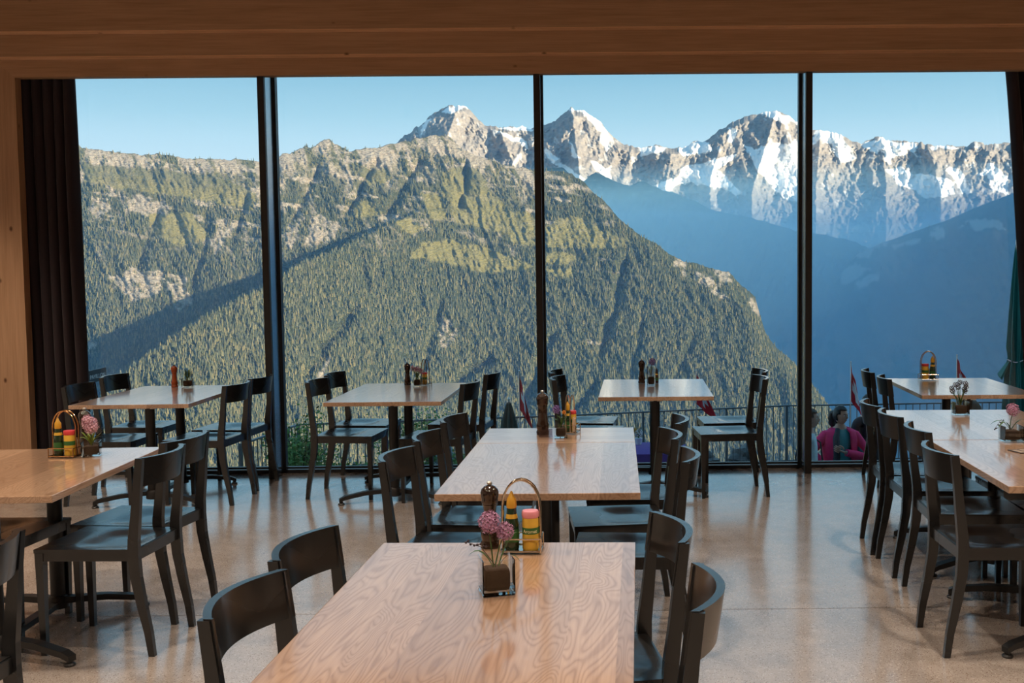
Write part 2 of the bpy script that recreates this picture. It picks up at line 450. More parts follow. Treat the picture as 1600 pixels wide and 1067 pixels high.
# ---- the near green massif (3.4 to 5 km away)
CR_M = [(-0.5815,0.1211),(-0.5277,0.1266),(-0.4966,0.1305),(-0.4919,0.1281),(-0.4873,0.1227),(-0.4624,0.1201),(-0.4357,0.1164),(-0.4148,0.1174),(-0.3911,0.1130),(-0.3672,0.1116),(-0.3433,0.1114),(-0.3195,0.1089),(-0.3105,0.1082),(-0.2989,0.1164),(-0.2923,0.1175),(-0.2833,0.1210),(-0.2784,0.1239),(-0.2749,0.1215),(-0.2700,0.1233),(-0.2651,0.1280),(-0.2603,0.1297),(-0.2561,0.1303),(-0.2521,0.1255),(-0.2438,0.1213),(-0.2385,0.1183),(-0.2295,0.1194),(-0.2204,0.1223),(-0.2115,0.1210),(-0.1994,0.1245),(-0.1814,0.1279),(-0.1664,0.1307),(-0.1514,0.1324),(-0.1455,0.1312),(-0.1384,0.1258),(-0.1325,0.1198),(-0.1248,0.1150),(-0.1129,0.1107),(-0.0980,0.1058),(-0.0800,0.1015),(-0.0668,0.1008),(-0.0561,0.0995),(-0.0381,0.0976),(-0.0231,0.0915),(-0.0112,0.0795),(0.0007,0.0692),(0.0126,0.0553),(0.0246,0.0450),(0.0336,0.0372),(0.0468,0.0310),(0.0607,0.0201),(0.0697,0.0152),(0.0848,0.0102),(0.0999,0.0065),(0.1169,0.0027),(0.1302,-0.0119),(0.1423,-0.0217),(0.1459,-0.0345),(0.1484,-0.0436),(0.1520,-0.0558),(0.1636,-0.0712),(0.1788,-0.0841),(0.1923,-0.0989),(0.2156,-0.1298),(0.2435,-0.1794),(0.2621,-0.2106)]
SPUR = [(-0.5158,-0.1531),(-0.4840,-0.1179),(-0.4636,-0.0913),(-0.4493,-0.0817),(-0.4214,-0.0625),(-0.3966,-0.0446),(-0.3597,-0.0244),(-0.3200,-0.0066),(-0.2863,0.0148),(-0.2559,0.0253),(-0.2072,0.0489),(-0.1738,0.0629)]
SPUR2 = [(-0.0893,-0.1145),(-0.0527,-0.1026),(-0.0251,-0.0907),(0.0023,-0.0788),(0.0329,-0.0547)]
def spur_side(U, V, line):
    l = np.array(line); vl = np.interp(U, l[:, 0], l[:, 1])
    return (vl - V)/PXU          # positive below the line, in 1/1650 units
def depth_m(U, V, h):
    Y = 3500 + (V+.21)*4300
    Y = Y + 260*np.exp(-h/.012)*sstep(.02, .16, U)              # the right flank rounds away
    sd = spur_side(U, V, SPUR)
    Y = Y - 850*sstep(-2.0, 2.5, sd)*(1-sstep(-.42, -.10, U))
    # gullies and ribs, running down the slope towards the left
    q = U + .35*V
    g = fbm(q*34+2.0*fbm(U*20, V*20, 3, 40), V*9, 5, 3, .55, True)
    g2 = fbm(q*110, V*40, 4, 21, .55, True)
    amp = sstep(0, .012, h)
    g3 = fbm(U*420, V*300, 4, 23, .6)
    Y = Y - amp*(55*(g-.55) + 36*(g2-.5) + 26*(g3-.5))
    # a few deep ravines
    for (u0, v0, u1, v1, dep, wd) in RAV:
        tx, ty = u1-u0, v1-v0; L = math.hypot(tx, ty)
        a = ((U-u0)*tx+(V-v0)*ty)/L/L; d = ((U-u0)*ty-(V-v0)*tx)/L/PXU
        d = d + 14*(fbm(V*60, U*60, 3, 77)-.5)
        prof = np.exp(-(d/wd)**2)*sstep(-.08, .12, a)*(1-sstep(.85, 1.1, a))
        Y = Y + dep*prof
    return Y
_rv = [(-0.1070,-0.0777),(-0.1562,-0.1139),(-0.0520,-0.0539),(-0.0773,-0.1269),(-0.1545,-0.0226),(-0.1742,-0.1015),(0.0214,0.0180),(-0.0037,-0.0787),(-0.2331,-0.0279),(-0.2895,-0.1003),(-0.4168,0.0638),(-0.4400,0.0041),(-0.3688,0.0634),(-0.3897,-0.0204),(-0.1279,0.1091),(-0.1348,0.0614),(-0.2118,0.1097),(-0.2431,0.0564),(-0.1698,0.1094),(-0.2071,0.0531),(0.0876,-0.0552),(0.0569,-0.1160),(-0.0101,-0.1031),(-0.0473,-0.1579),(-0.3353,0.0810),(-0.3522,0.0214),(-0.2658,0.1043),(-0.2942,0.0508),(0.0362,-0.0244),(0.0234,-0.1095)]
RAV = [(*_rv[2*i], *_rv[2*i+1], dp, wd) for i, (dp, wd) in enumerate(((80, 8), (60, 8), (45, 7), (60, 7), (70, 7), (40, 7), (40, 7), (45, 5), (50, 6), (50, 6), (30, 6), (60, 8), (35, 6), (40, 6), (30, 6)))]
me_m, U, V, Y, pad = sheet('massif', CR_M, -.225, 860, 330, depth_m, 1.0, 4.0)
cu = np.array(CR_M); HB = (np.interp(U, cu[:, 0], cu[:, 1])-V)/PXU          # depth below the crest
n1 = fbm(U*60, V*60, 5, 11, .6); n2 = fbm((U+.35*V)*140, V*45, 5, 12, .6); n3 = fbm(U*300, V*420, 4, 13, .6)
meadow = patch(U, V, [[(-0.1521,0.0985),(-0.1340,0.1043),(-0.1172,0.1018),(-0.1074,0.0791),(-0.0867,0.0610),(-0.0650,0.0584),(-0.0652,0.0452),(-0.1050,0.0420),(-0.1380,0.0495),(-0.1496,0.0723)],
    [(-0.1999,0.0524),(-0.1830,0.0546),(-0.1687,0.0461),(-0.1833,0.0403)], [(-0.1862,0.0187),(-0.1714,0.0330),(-0.1473,0.0339),(-0.1203,0.0289),(-0.0933,0.0214),(-0.0657,0.0116),(-0.0754,0.0068),(-0.1087,0.0023),(-0.1477,0.0123)],
    [(-0.0531,0.0487),(-0.0295,0.0569),(-0.0085,0.0471),(0.0305,0.0300),(0.0094,0.0253),(-0.0269,0.0269),(-0.0534,0.0271)], [(-0.0535,0.0223),(-0.0359,0.0233),(-0.0240,0.0160),(-0.0391,0.0113),(-0.0536,0.0127)], [(-0.0537,0.0066),(-0.0331,0.0077),(-0.0241,0.0003),(-0.0453,-0.0019)],
    [(-0.1705,0.0796),(-0.1525,0.0795),(-0.1470,0.0525),(-0.1650,0.0527)], [(-0.2299,0.1040),(-0.2059,0.1026),(-0.2002,0.0918),(-0.2213,0.0860)], [(-0.4867,0.1091),(-0.4272,0.1044),(-0.3677,0.0980),(-0.3263,0.0810),(-0.3269,0.0631),(-0.3864,0.0755),(-0.4340,0.0819),(-0.4875,0.0913)], [(-0.4288,0.0610),(-0.3868,0.0636),(-0.3696,0.0395),(-0.4000,0.0308),(-0.4235,0.0430)],
    [(-0.2397,0.0683),(-0.2187,0.0711),(-0.2069,0.0590),(-0.2311,0.0533)], [(-0.1048,0.0552),(-0.0663,0.0518),(-0.0667,0.0278),(-0.0931,0.0323)]], 7, 31)
rockp = patch(U, V, [[(-0.4670,0.0044),(-0.4489,0.0078),(-0.4158,0.0075),(-0.4120,-0.0022),(-0.4289,-0.0201),(-0.4470,-0.0223),(-0.4616,-0.0113)], [(-0.4098,0.0069),(-0.3949,0.0037),(-0.3911,-0.0253),(-0.4051,-0.0288),(-0.4087,-0.0112)], [(-0.2817,0.0495),(-0.2671,0.0566),(-0.2492,0.0492),(-0.2533,0.0301),(-0.2799,0.0279)],
    [(-0.2130,0.0549),(-0.1997,0.0608),(-0.1938,0.0559),(-0.2048,0.0488)], [(-0.1572,-0.0408),(-0.1512,-0.0396),(-0.1480,-0.0651),(-0.1565,-0.0663)], [(-0.1490,-0.0530),(-0.1417,-0.0518),(-0.1419,-0.0615),(-0.1479,-0.0615)], [(0.0649,0.0176),(0.0733,0.0151),(0.0805,0.0006),(0.0757,-0.0030),(0.0672,0.0068)], [(0.0848,0.0030),(0.0999,-0.0032),(0.1180,-0.0239),(0.1144,-0.0288),(0.0968,-0.0128),(0.0878,-0.0091)],
    [(0.1023,0.0052),(0.1217,-0.0010),(0.1193,-0.0106),(0.1072,-0.0069)], [(0.1374,-0.0253),(0.1472,-0.0291),(0.1484,-0.0424),(0.1423,-0.0411)], [(-0.0193,-0.0609),(-0.0005,-0.0623),(-0.0024,-0.0671),(-0.0170,-0.0664)], [(-0.2774,-0.1004),(-0.2658,-0.0750),(-0.2585,-0.0762),(-0.2683,-0.1017)], [(-0.4931,-0.0588),(-0.4816,-0.0589),(-0.4820,-0.0692),(-0.4924,-0.0703)],
    [(-0.3757,0.0366),(-0.3513,0.0501),(-0.3424,0.0477),(-0.3641,0.0245)], [(-0.4430,0.0820),(-0.4105,0.0709),(-0.4169,0.0609),(-0.4497,0.0641)], [(-0.4789,0.0823),(-0.4642,0.0762),(-0.4710,0.0554),(-0.4826,0.0644)], [(-0.3036,0.0389),(-0.2909,0.0628),(-0.2825,0.0615),(-0.2968,0.0239)]], 16, 33)
band = np.exp(-((HB-9-6*n1)/9)**2)*sstep(.35, .55, n2)*(1-sstep(-.09, -.04, U))                          # ledges under the crest
upper = (1-sstep(25, 75, HB+60*(n1-.5)))*(1-sstep(-.09, -.04, U))                  # open ground near the top
ledge = sstep(.60, .70, fbm(U*45, V*260+U*40, 4, 61))*(1-sstep(70, 190, HB))*(1-sstep(-.03, .06, U))
streak = sstep(.60, .72, n2)*(1-sstep(110, 230, HB))*(1-sstep(-.08, .02, U))*.9
rock = np.clip(np.maximum(np.maximum(rockp*sstep(.30, .48, n3*.6+n2*.4), band*.9), np.maximum(ledge, streak*.8)) + .75*upper*sstep(.36, .56, n2), 0, 1)
rock = rock*(1-meadow*.85)
thin = np.clip(.75*(1-sstep(20, 190, HB+90*(n1-.5)))*(1-sstep(-.10, .02, U)), 0, 1)     # thinly wooded upper slopes on the left
grass = np.clip(np.maximum(np.maximum(meadow, upper*.9), thin*sstep(.42, .58, n1)), 0, 1)
forest = np.clip((1-grass*1.05)*(1-rock*1.1), 0, 1)*sstep(2, 12, HB+8*n1)
attr(me_m, 'rock', pad(rock)); attr(me_m, 'grass', pad(grass)); attr(me_m, 'meadow', pad(meadow*sstep(30, 60, HB)))
mm = M('mountain_ground', rough=.95, spec=.1)
ar = mm.n('Attribute', _attribute_name='rock').outputs['Fac']; ag = mm.n('Attribute', _attribute_name='grass').outputs['Fac']
co_ = mm.co('Object', scale=(.004, .004, .004)); nz = mm.noise(co_, 9, 6, .65); nz2 = mm.noise(mm.co('Object', scale=(.02, .02, .05)), 3, 5, .65)
c_for = mm.ramp(nz2, [(.3, (.040, .048, .024)), (.7, (.085, .095, .040))])
c_gr = mm.ramp(nz, [(.3, (.115, .12, .048)), (.55, (.175, .165, .07)), (.75, (.25, .205, .115))])
c_rk = mm.ramp(nz2, [(.28, (.20, .155, .105)), (.5, (.44, .36, .26)), (.72, (.62, .53, .40))])
cc = mm.mix(ag, c_for, c_gr); cc = mm.mix(mm.n('Attribute', _attribute_name='meadow').outputs['Fac'], cc, mm.ramp(nz2, [(.3, (.20, .180, .062)), (.7, (.31, .262, .095))])); cc = mm.mix(ar, cc, c_rk); mm.set('col', cc); mm.bump(nz2, 1.0, 22)
ms = link('mountain', me_m, mm.m); tag(ms, 'green wooded mountain massif with pale rock bands and sunlit alpine meadows', 'mountain')

# ---- conifers standing on it
rg = np.random.default_rng(4)
def scatter(U, V, Y, dens, n, rng, hmin, hmax):
    """random points on the sheet, thinned by the density map"""
    r, c = U.shape
    i = rng.integers(0, r-1, n*3); j = rng.integers(0, c-1, n*3); fi = rng.random(n*3); fj = rng.random(n*3)
    # spread evenly over bearing space: weight by the height of the column
    hcol = (V[0]-V[-1]); keep = rng.random(n*3) < (hcol[j]/hcol.max())*dens[i, j]
    i, j, fi, fj = i[keep][:n], j[keep][:n], fi[keep][:n], fj[keep][:n]
    def L(A): return (A[i, j]*(1-fi)+A[i+1, j]*fi)*(1-fj) + (A[i, j+1]*(1-fi)+A[i+1, j+1]*fi)*fj
    u, v, y = L(U), L(V), L(Y)
    return np.stack([u*y, y, CAM_H+v*y-1.0], -1), hmin+(hmax-hmin)*rng.random(len(u))

def forest_obj(name, label, pts, hs, mat, slim=.17):
    me = bpy.data.meshes.new(name); me.vertices.add(len(pts)); me.vertices.foreach_set('co', pts.reshape(-1).astype(np.float32))
    a = me.attributes.new('hgt', 'FLOAT', 'POINT'); a.data.foreach_set('value', hs.astype(np.float32)); me.update()
    o = link(name, me, mat); tag(o, label, 'forest', None, 'stuff')
    g = bpy.data.node_groups.new(name+'_nodes', 'GeometryNodeTree')
    g.interface.new_socket('Geometry', in_out='INPUT', socket_type='NodeSocketGeometry'); g.interface.new_socket('Geometry', in_out='OUTPUT', socket_type='NodeSocketGeometry')
    N = g.nodes; gi = N.new('NodeGroupInput'); go = N.new('NodeGroupOutput')
    jn = N.new('GeometryNodeJoinGeometry')
    for r, d, z in ((slim*1.05, .62, .02), (slim*.72, .52, .46)):
        c = N.new('GeometryNodeMeshCone'); c.inputs['Vertices'].default_value = 6; c.inputs['Radius Bottom'].default_value = r; c.inputs['Depth'].default_value = d
        c.inputs['Radius Top'].default_value = 0
        tr = N.new('GeometryNodeTransform'); tr.inputs['Translation'].default_value = (0, 0, z)
        g.links.new(c.outputs['Mesh'], tr.inputs['Geometry']); g.links.new(tr.outputs[0], jn.inputs[0])
    sm = N.new('GeometryNodeSetMaterial'); sm.inputs['Material'].default_value = mat; g.links.new(jn.outputs[0], sm.inputs[0])
    ip = N.new('GeometryNodeInstanceOnPoints'); m2p = N.new('GeometryNodeMeshToPoints')
    g.links.new(gi.outputs[0], m2p.inputs[0]); g.links.new(m2p.outputs[0], ip.inputs['Points']); g.links.new(sm.outputs[0], ip.inputs['Instance'])
    na = N.new('GeometryNodeInputNamedAttribute'); na.data_type = 'FLOAT'; na.inputs['Name'].default_value = 'hgt'
    cx = N.new('ShaderNodeCombineXYZ')
    for k in range(3): g.links.new(na.outputs[0], cx.inputs[k])
    g.links.new(cx.outputs[0], ip.inputs['Scale']); g.links.new(ip.outputs[0], go.inputs[0])
    md = o.modifiers.new('trees', 'NODES'); md.node_group = g
    return o
mt = M('conifer_needles', rough=.9, spec=.1)
oi = mt.n('ObjectInfo').outputs['Random']
mt.set('col', mt.ramp(oi, [(0, (.05, .060, .033)), (.45, (.095, .098, .048)), (.8, (.155, .140, .062)), (1, (.21, .165, .07))]))
clump = sstep(.44, .52, fbm(U*75, V*75, 4, 71, .6))
dens = forest*(1-.8*thin*(1-clump)) + .75*thin*clump*(1-meadow)*(rock < .9) + .05*grass*(n3 > .62)
dens = dens*(1-.93*meadow)
pts, hs = scatter(U, V, Y, np.clip(dens, 0, 1), 80000, rg, 9, 20)
forest_obj('conifer_forest', 'dense sunlit conifer forest covering the green mountain slopes', pts, hs, mt.m)

# ---- the shaded side valley behind it (9 km)
CR_V = [(-0.0620,0.1014),(-0.0380,0.1012),(-0.0232,0.0855),(-0.0177,0.0885),(-0.0129,0.0944),(-0.0074,0.0973),(-0.0009,0.0937),(0.0111,0.0882),(0.0249,0.0839),(0.0316,0.0869),(0.0364,0.0886),(0.0460,0.0838),(0.0544,0.0795),(0.0640,0.0782),(0.0790,0.0715),(0.1001,0.0618),(0.1242,0.0556),(0.1484,0.0506),(0.1786,0.0407),(0.2088,0.0368),(0.2361,0.0293),(0.2635,0.0171),(0.3000,-0.0026),(0.3490,-0.0334),(0.4230,-0.0828)]
def depth_v(U, V, h):
    return 8300 + (V+.2)*5200 - sstep(0, .02, h)*(420*(fbm((U-.5*V)*26, V*12, 5, 51, .55, True)-.5) + 160*(fbm(U*90, V*60, 4, 52)-.5))
me_v, U, V, Y, pad = sheet('valley_ridge', CR_V, -.20, 420, 150, depth_v, 1.0, 3.5)
mv = M('shaded_forest', rough=.95, spec=.1)
vz = mv.noise(mv.co('Object', scale=(.004, .004, .006)), 4, 6, .65)
mv.set('col', mv.ramp(vz, [(.35, (.035, .050, .028)), (.6, (.07, .085, .045)), (.72, (.19, .20, .16))]))
tag(link('mountain', me_v, mv.m), 'hazy blue shaded mountain ridge below the snow peaks', 'mountain')

# ---- the mountain on the far side of the valley: its near wall lies in its own shade
CR_R = [(0.1423,-0.1291),(0.1636,-0.0956),(0.1819,-0.0683),(0.1970,-0.0441),(0.2121,-0.0200),(0.2223,-0.0031),(0.2302,0.0089),(0.2422,0.0197),(0.2585,0.0273),(0.2755,0.0326),(0.2906,0.0379),(0.3056,0.0432),(0.3207,0.0479),(0.3358,0.0543),(0.3478,0.0596),(0.3629,0.0655),(0.3809,0.0719),(0.4020,0.0807),(0.4560,0.1012),(0.5454,0.1511),(0.6636,0.2270),(0.8079,0.3660),(1.0426,0.4394),(1.3389,0.4663),(1.4426,0.3036)]  # unseen crest beyond the view is raised to shade the valley and its haze
def depth_r(U, V, h):
    Y = 9300 - (U-.21)*15500*np.clip(1-.9*(U-.21), .2, 1)
    Y = np.maximum(Y, 4200) - 900*np.clip(h, 0, .3)/.25
    return Y - sstep(0, .02, h)*(260*(fbm((U+.4*V)*24, V*12, 5, 81, .55, True)-.5) + 90*(fbm(U*90, V*70, 4, 82)-.5))
me_r, U, V, Y, pad = sheet('right_mountain', CR_R, -.24, 760, 190, depth_r)
clear = patch(U, V, [[(0.2362,0.0209),(0.2585,0.0292),(0.2664,0.0279),(0.2465,0.0148),(0.2332,0.0113)], [(0.2211,0.0042),(0.2423,0.0070),(0.2514,0.0039),(0.2333,-0.0080),(0.2224,-0.0055)], [(0.2695,0.0248),(0.2936,0.0325),(0.2997,0.0288),(0.2756,0.0206)], [(0.3057,0.0384),(0.3208,0.0442),(0.3227,0.0364),(0.3088,0.0323)], [(0.3359,0.0453),(0.3722,0.0480),(0.3784,0.0389),(0.3481,0.0380)], [(0.2030,-0.0290),(0.2212,-0.0261),(0.2183,-0.0358),(0.2043,-0.0357)], [(0.2394,-0.0081),(0.2587,0.0008),(0.2564,-0.0083),(0.2424,-0.0154)]], 14, 35)
attr(me_r, 'clear', pad(clear))
mr = M('shaded_slope', rough=.95, spec=.1)
rz = mr.noise(mr.co('Object', scale=(.005, .005, .008)), 4, 6, .65)
mr.set('col', mr.mix(mr.n('Attribute', _attribute_name='clear').outputs['Fac'], mr.ramp(rz, [(.35, (.030, .045, .026)), (.7, (.075, .09, .05))]), (.34, .36, .30)))
tag(link('mountain', me_r, mr.m), 'blue shaded wooded mountain across the valley beside the green parasol', 'mountain')
hr = (np.interp(U, np.array(CR_R)[:, 0], np.array(CR_R)[:, 1])-V)/PXU
pts, hs = scatter(U, V, Y, (hr < 60)*(1-clear)*(U < .42), 2600, rg, 22, 40)
forest_obj('conifer_forest', 'blue shaded conifers along the ridge across the valley', pts, hs, mt.m, .2)

# ---- the snow peaks (13 to 17 km)
CR_S = [(-0.2419,0.1029),(-0.2116,0.1169),(-0.1934,0.1262),(-0.1813,0.1356),(-0.1722,0.1403),(-0.1643,0.1473),(-0.1570,0.1526),(-0.1509,0.1572),(-0.1425,0.1595),(-0.1353,0.1601),(-0.1294,0.1594),(-0.1241,0.1553),(-0.1182,0.1481),(-0.1112,0.1410),(-0.1046,0.1391),(-0.0974,0.1403),(-0.0855,0.1396),(-0.0675,0.1388),(-0.0555,0.1423),(-0.0447,0.1452),(-0.0374,0.1510),(-0.0296,0.1557),(-0.0242,0.1556),(-0.0164,0.1526),(-0.0075,0.1478),(-0.0028,0.1436),(0.0043,0.1341),(0.0115,0.1281),(0.0192,0.1233),(0.0282,0.1202),(0.0342,0.1190),(0.0462,0.1219),(0.0546,0.1206),(0.0654,0.1182),(0.0793,0.1216),(0.0853,0.1239),(0.0931,0.1239),(0.1003,0.1286),(0.1093,0.1368),(0.1153,0.1385),(0.1243,0.1438),(0.1334,0.1461),(0.1424,0.1496),(0.1496,0.1513),(0.1544,0.1519),(0.1622,0.1530),(0.1712,0.1482),(0.1814,0.1422),(0.1892,0.1379),(0.1964,0.1343),(0.2024,0.1355),(0.2097,0.1336),(0.2193,0.1323),(0.2253,0.1275),(0.2326,0.1233),(0.2416,0.1209),(0.2506,0.1250),(0.2596,0.1279),(0.2687,0.1242),(0.2807,0.1229),(0.2988,0.1222),(0.3061,0.1186),(0.3199,0.1184),(0.3350,0.1177),(0.3422,0.1177),(0.3470,0.1218),(0.3506,0.1236),(0.3591,0.1199),(0.3663,0.1198),(0.3802,0.1209),(0.4013,0.1214),(0.4557,0.1161)]
def depth_s(U, V, h):
    Y = 13200 + (V-.02)*21000
    r1 = fbm((U+.25*V)*22, V*16, 6, 91, .58, True); r2 = fbm((U-.3*V)*60, V*45, 5, 92, .6, True); r3 = fbm(U*210, V*170, 4, 93, .6)
    Y = Y - sstep(0, .006, h)*(600*(r1-.5) + 280*(r2-.5) + 120*(r3-.5))
    for (a, b, wd, am) in ARET:                      # main spurs falling from the summits
        l = np.array([a, b]); t = np.clip((V-l[0, 1])/(l[1, 1]-l[0, 1]), 0, 1)
        uc = l[0, 0]+(l[1, 0]-l[0, 0])*t
        Y = Y - am*np.exp(-np.abs(U-uc)/PXU/wd)*sstep(0, .006, h)
    return Y
_ar = [(-0.1353,0.1601),(-0.1518,0.1152),(-0.0296,0.1557),(-0.0230,0.1010),(0.1622,0.1530),(0.1393,0.0770),(0.1153,0.1385),(0.1002,0.0893),(0.2036,0.1343),(0.1996,0.0825),(0.2596,0.1279),(0.2659,0.0879),(0.0642,0.1164),(0.0580,0.0837),(-0.0974,0.1385),(-0.0859,0.1087),(0.3049,0.1174),(0.3174,0.0755)]
ARET = [(_ar[2*i], _ar[2*i+1], w, a) for i, (w, a) in enumerate(((30, 700), (30, 600), (28, 650), (18, 300), (22, 500), (20, 350), (18, 450), (14, 200), (16, 300)))]
me_s, U, V, Y, pad = sheet('snow_peaks', CR_S, .015, 900, 240, depth_s, 1.0, 5.5)
snow = patch(U, V, [[(-0.1509,0.1566),(-0.1437,0.1601),(-0.1306,0.1606),(-0.1247,0.1564),(-0.1354,0.1548),(-0.1450,0.1536)], [(-0.1699,0.1349),(-0.1631,0.1449),(-0.1589,0.1467),(-0.1639,0.1372)], [(-0.1029,0.1373),(-0.0857,0.1265),(-0.0702,0.1169),(-0.0713,0.1252),(-0.0874,0.1313)], [(-0.0986,0.1391),(-0.0854,0.1407),(-0.0663,0.1394),(-0.0664,0.1359),(-0.0855,0.1360)],
    [(-0.0314,0.1557),(-0.0242,0.1568),(-0.0105,0.1508),(-0.0004,0.1389),(0.0078,0.1222),(0.0042,0.1163),(-0.0041,0.1306),(-0.0147,0.1437),(-0.0224,0.1527)], [(-0.0558,0.1192),(-0.0439,0.1131),(-0.0308,0.1011),(-0.0165,0.0879),(-0.0226,0.0867),(-0.0381,0.0976),(-0.0559,0.1138)], [(-0.0127,0.1087),(-0.0019,0.1056),(0.0064,0.0996),(0.0087,0.0889),(0.0003,0.0925),(-0.0080,0.1009)], [(-0.0330,0.1237),(-0.0258,0.1189),(-0.0199,0.1105),(-0.0247,0.1106)],
    [(0.0306,0.1190),(0.0462,0.1219),(0.0594,0.1206),(0.0534,0.1135),(0.0450,0.1136),(0.0371,0.1089)], [(0.0690,0.1169),(0.0793,0.1222),(0.0991,0.1238),(0.1015,0.1143),(0.0882,0.1132),(0.0738,0.1115)], [(0.0737,0.1002),(0.0882,0.1049),(0.1111,0.1095),(0.1255,0.1141),(0.1183,0.1058),(0.1050,0.1000),(0.1122,0.0928),(0.1291,0.0771),(0.1242,0.0735),(0.1014,0.0833),(0.0851,0.0870),(0.0701,0.0830),(0.0604,0.0765),(0.0460,0.0838),(0.0556,0.0873),(0.0671,0.0896)],
    [(0.1303,0.1212),(0.1423,0.1187),(0.1568,0.1210),(0.1694,0.1191),(0.1820,0.1279),(0.1917,0.1213),(0.1954,0.0765),(0.1918,0.0658),(0.1785,0.0659),(0.1677,0.0732),(0.1544,0.0864),(0.1447,0.0996),(0.1399,0.1092)], [(0.1460,0.1507),(0.1622,0.1536),(0.1736,0.1475),(0.1928,0.1373),(0.1928,0.1326),(0.1784,0.1398),(0.1604,0.1471)], [(0.1159,0.1367),(0.1243,0.1331),(0.1231,0.1236),(0.1183,0.1225)],
    [(0.1940,0.1266),(0.2024,0.1355),(0.2193,0.1323),(0.2253,0.1264),(0.2314,0.1204),(0.2351,0.1072),(0.2291,0.1013),(0.2218,0.1085),(0.2133,0.1205),(0.2049,0.1289),(0.1965,0.1195)], [(0.2422,0.1203),(0.2506,0.1250),(0.2602,0.1285),(0.2711,0.1236),(0.2940,0.1222),(0.2935,0.1091),(0.2868,0.1151),(0.2821,0.1056),(0.2736,0.1093),(0.2701,0.1022),(0.2603,0.1130),(0.2543,0.1106)],
    [(0.2665,0.0974),(0.2809,0.0985),(0.2943,0.0912),(0.3087,0.0935),(0.3294,0.0826),(0.3319,0.0742),(0.3102,0.0683),(0.2956,0.0757),(0.2775,0.0818)], [(0.3196,0.0964),(0.3353,0.0963),(0.3427,0.0842),(0.3488,0.0764),(0.3392,0.0741),(0.3293,0.0861)], [(0.3499,0.0872),(0.3593,0.1014),(0.3715,0.0954),(0.3807,0.0881),(0.3809,0.0713),(0.3645,0.0799),(0.3595,0.0895)], [(0.3079,0.1185),(0.3350,0.1183),(0.3350,0.1159),(0.3109,0.1155)]], 9, 41, 1.0)
drop_ = fbm(U*420, V*300, 4, 43, .6)
snow = np.clip(snow*sstep(.16, .34, drop_+.25*snow) + .35*sstep(.66, .74, fbm((U+.2*V)*160, V*120, 4, 44, .6))*sstep(.035, .07, V), 0, 1)
attr(me_s, 'snow', pad(snow))
mw = M('alpine_rock', rough=.9, spec=.1)
sn = mw.n('Attribute', _attribute_name='snow').outputs['Fac']
z1 = mw.noise(mw.co('Object', scale=(.0022, .0022, .0009)), 4, 7, .68); z2 = mw.noise(mw.co('Object', scale=(.006, .006, .02)), 2, 6, .7)
rk = mw.mix(.45, mw.ramp(z1, [(.3, (.13, .115, .105)), (.5, (.25, .22, .19)), (.7, (.37, .32, .26))]), mw.ramp(z2, [(.3, (.10, .095, .095)), (.7, (.42, .37, .31))]))
mw.set('col', mw.mix(sn, rk, mw.ramp(z1, [(.3, (.80, .78, .76)), (.7, (.93, .91, .88))]))); mw.bump(z1, .45, 45)
tag(link('mountain', me_s, mw.m), 'snow-capped rocky alpine peaks with glaciers lit by low sun', 'mountain')

# ---- valley floor far below and haze lying in the valley
vb = BM(); box(vb, -9000, 14000, 1500, 20000, -2100, -2040); tag(obj('valley_floor', vb, mv.m), 'dim hazy valley floor far below the terrace', 'ground', None, 'structure')
def haze(name, x0, x1, y0, y1, z0, z1, dens, col):
    o = obj(name, box(BM(), x0, x1, y0, y1, z0, z1)); m = bpy.data.materials.new(name); m.use_nodes = True; t = m.node_tree; t.nodes.clear()
    out = t.nodes.new('ShaderNodeOutputMaterial'); vs = t.nodes.new('ShaderNodeVolumeScatter')
    vs.inputs['Color'].default_value = (*col, 1); vs.inputs['Density'].default_value = dens; vs.inputs['Anisotropy'].default_value = 0.0
    va = t.nodes.new('ShaderNodeVolumeAbsorption'); va.inputs['Color'].default_value = (*col, 1); va.inputs['Density'].default_value = dens; ad = t.nodes.new('ShaderNodeAddShader')
    t.links.new(vs.outputs[0], ad.inputs[0]); t.links.new(va.outputs[0], ad.inputs[1]); t.links.new(ad.outputs[0], out.inputs['Volume']); o.data.materials.append(m); tag(o, 'blue evening haze filling the valley air', 'haze', None, 'stuff'); return o
haze('haze', -6000, 9000, 60, 5100, -2030, 900, 2.6e-5, (.20, .50, 1.0))
haze('haze', -6000, 9000, 5110, 12500, -2030, 540, 2.9e-4, (.36, .72, 1.0))['label'] = 'thick blue haze filling the shaded side valley'

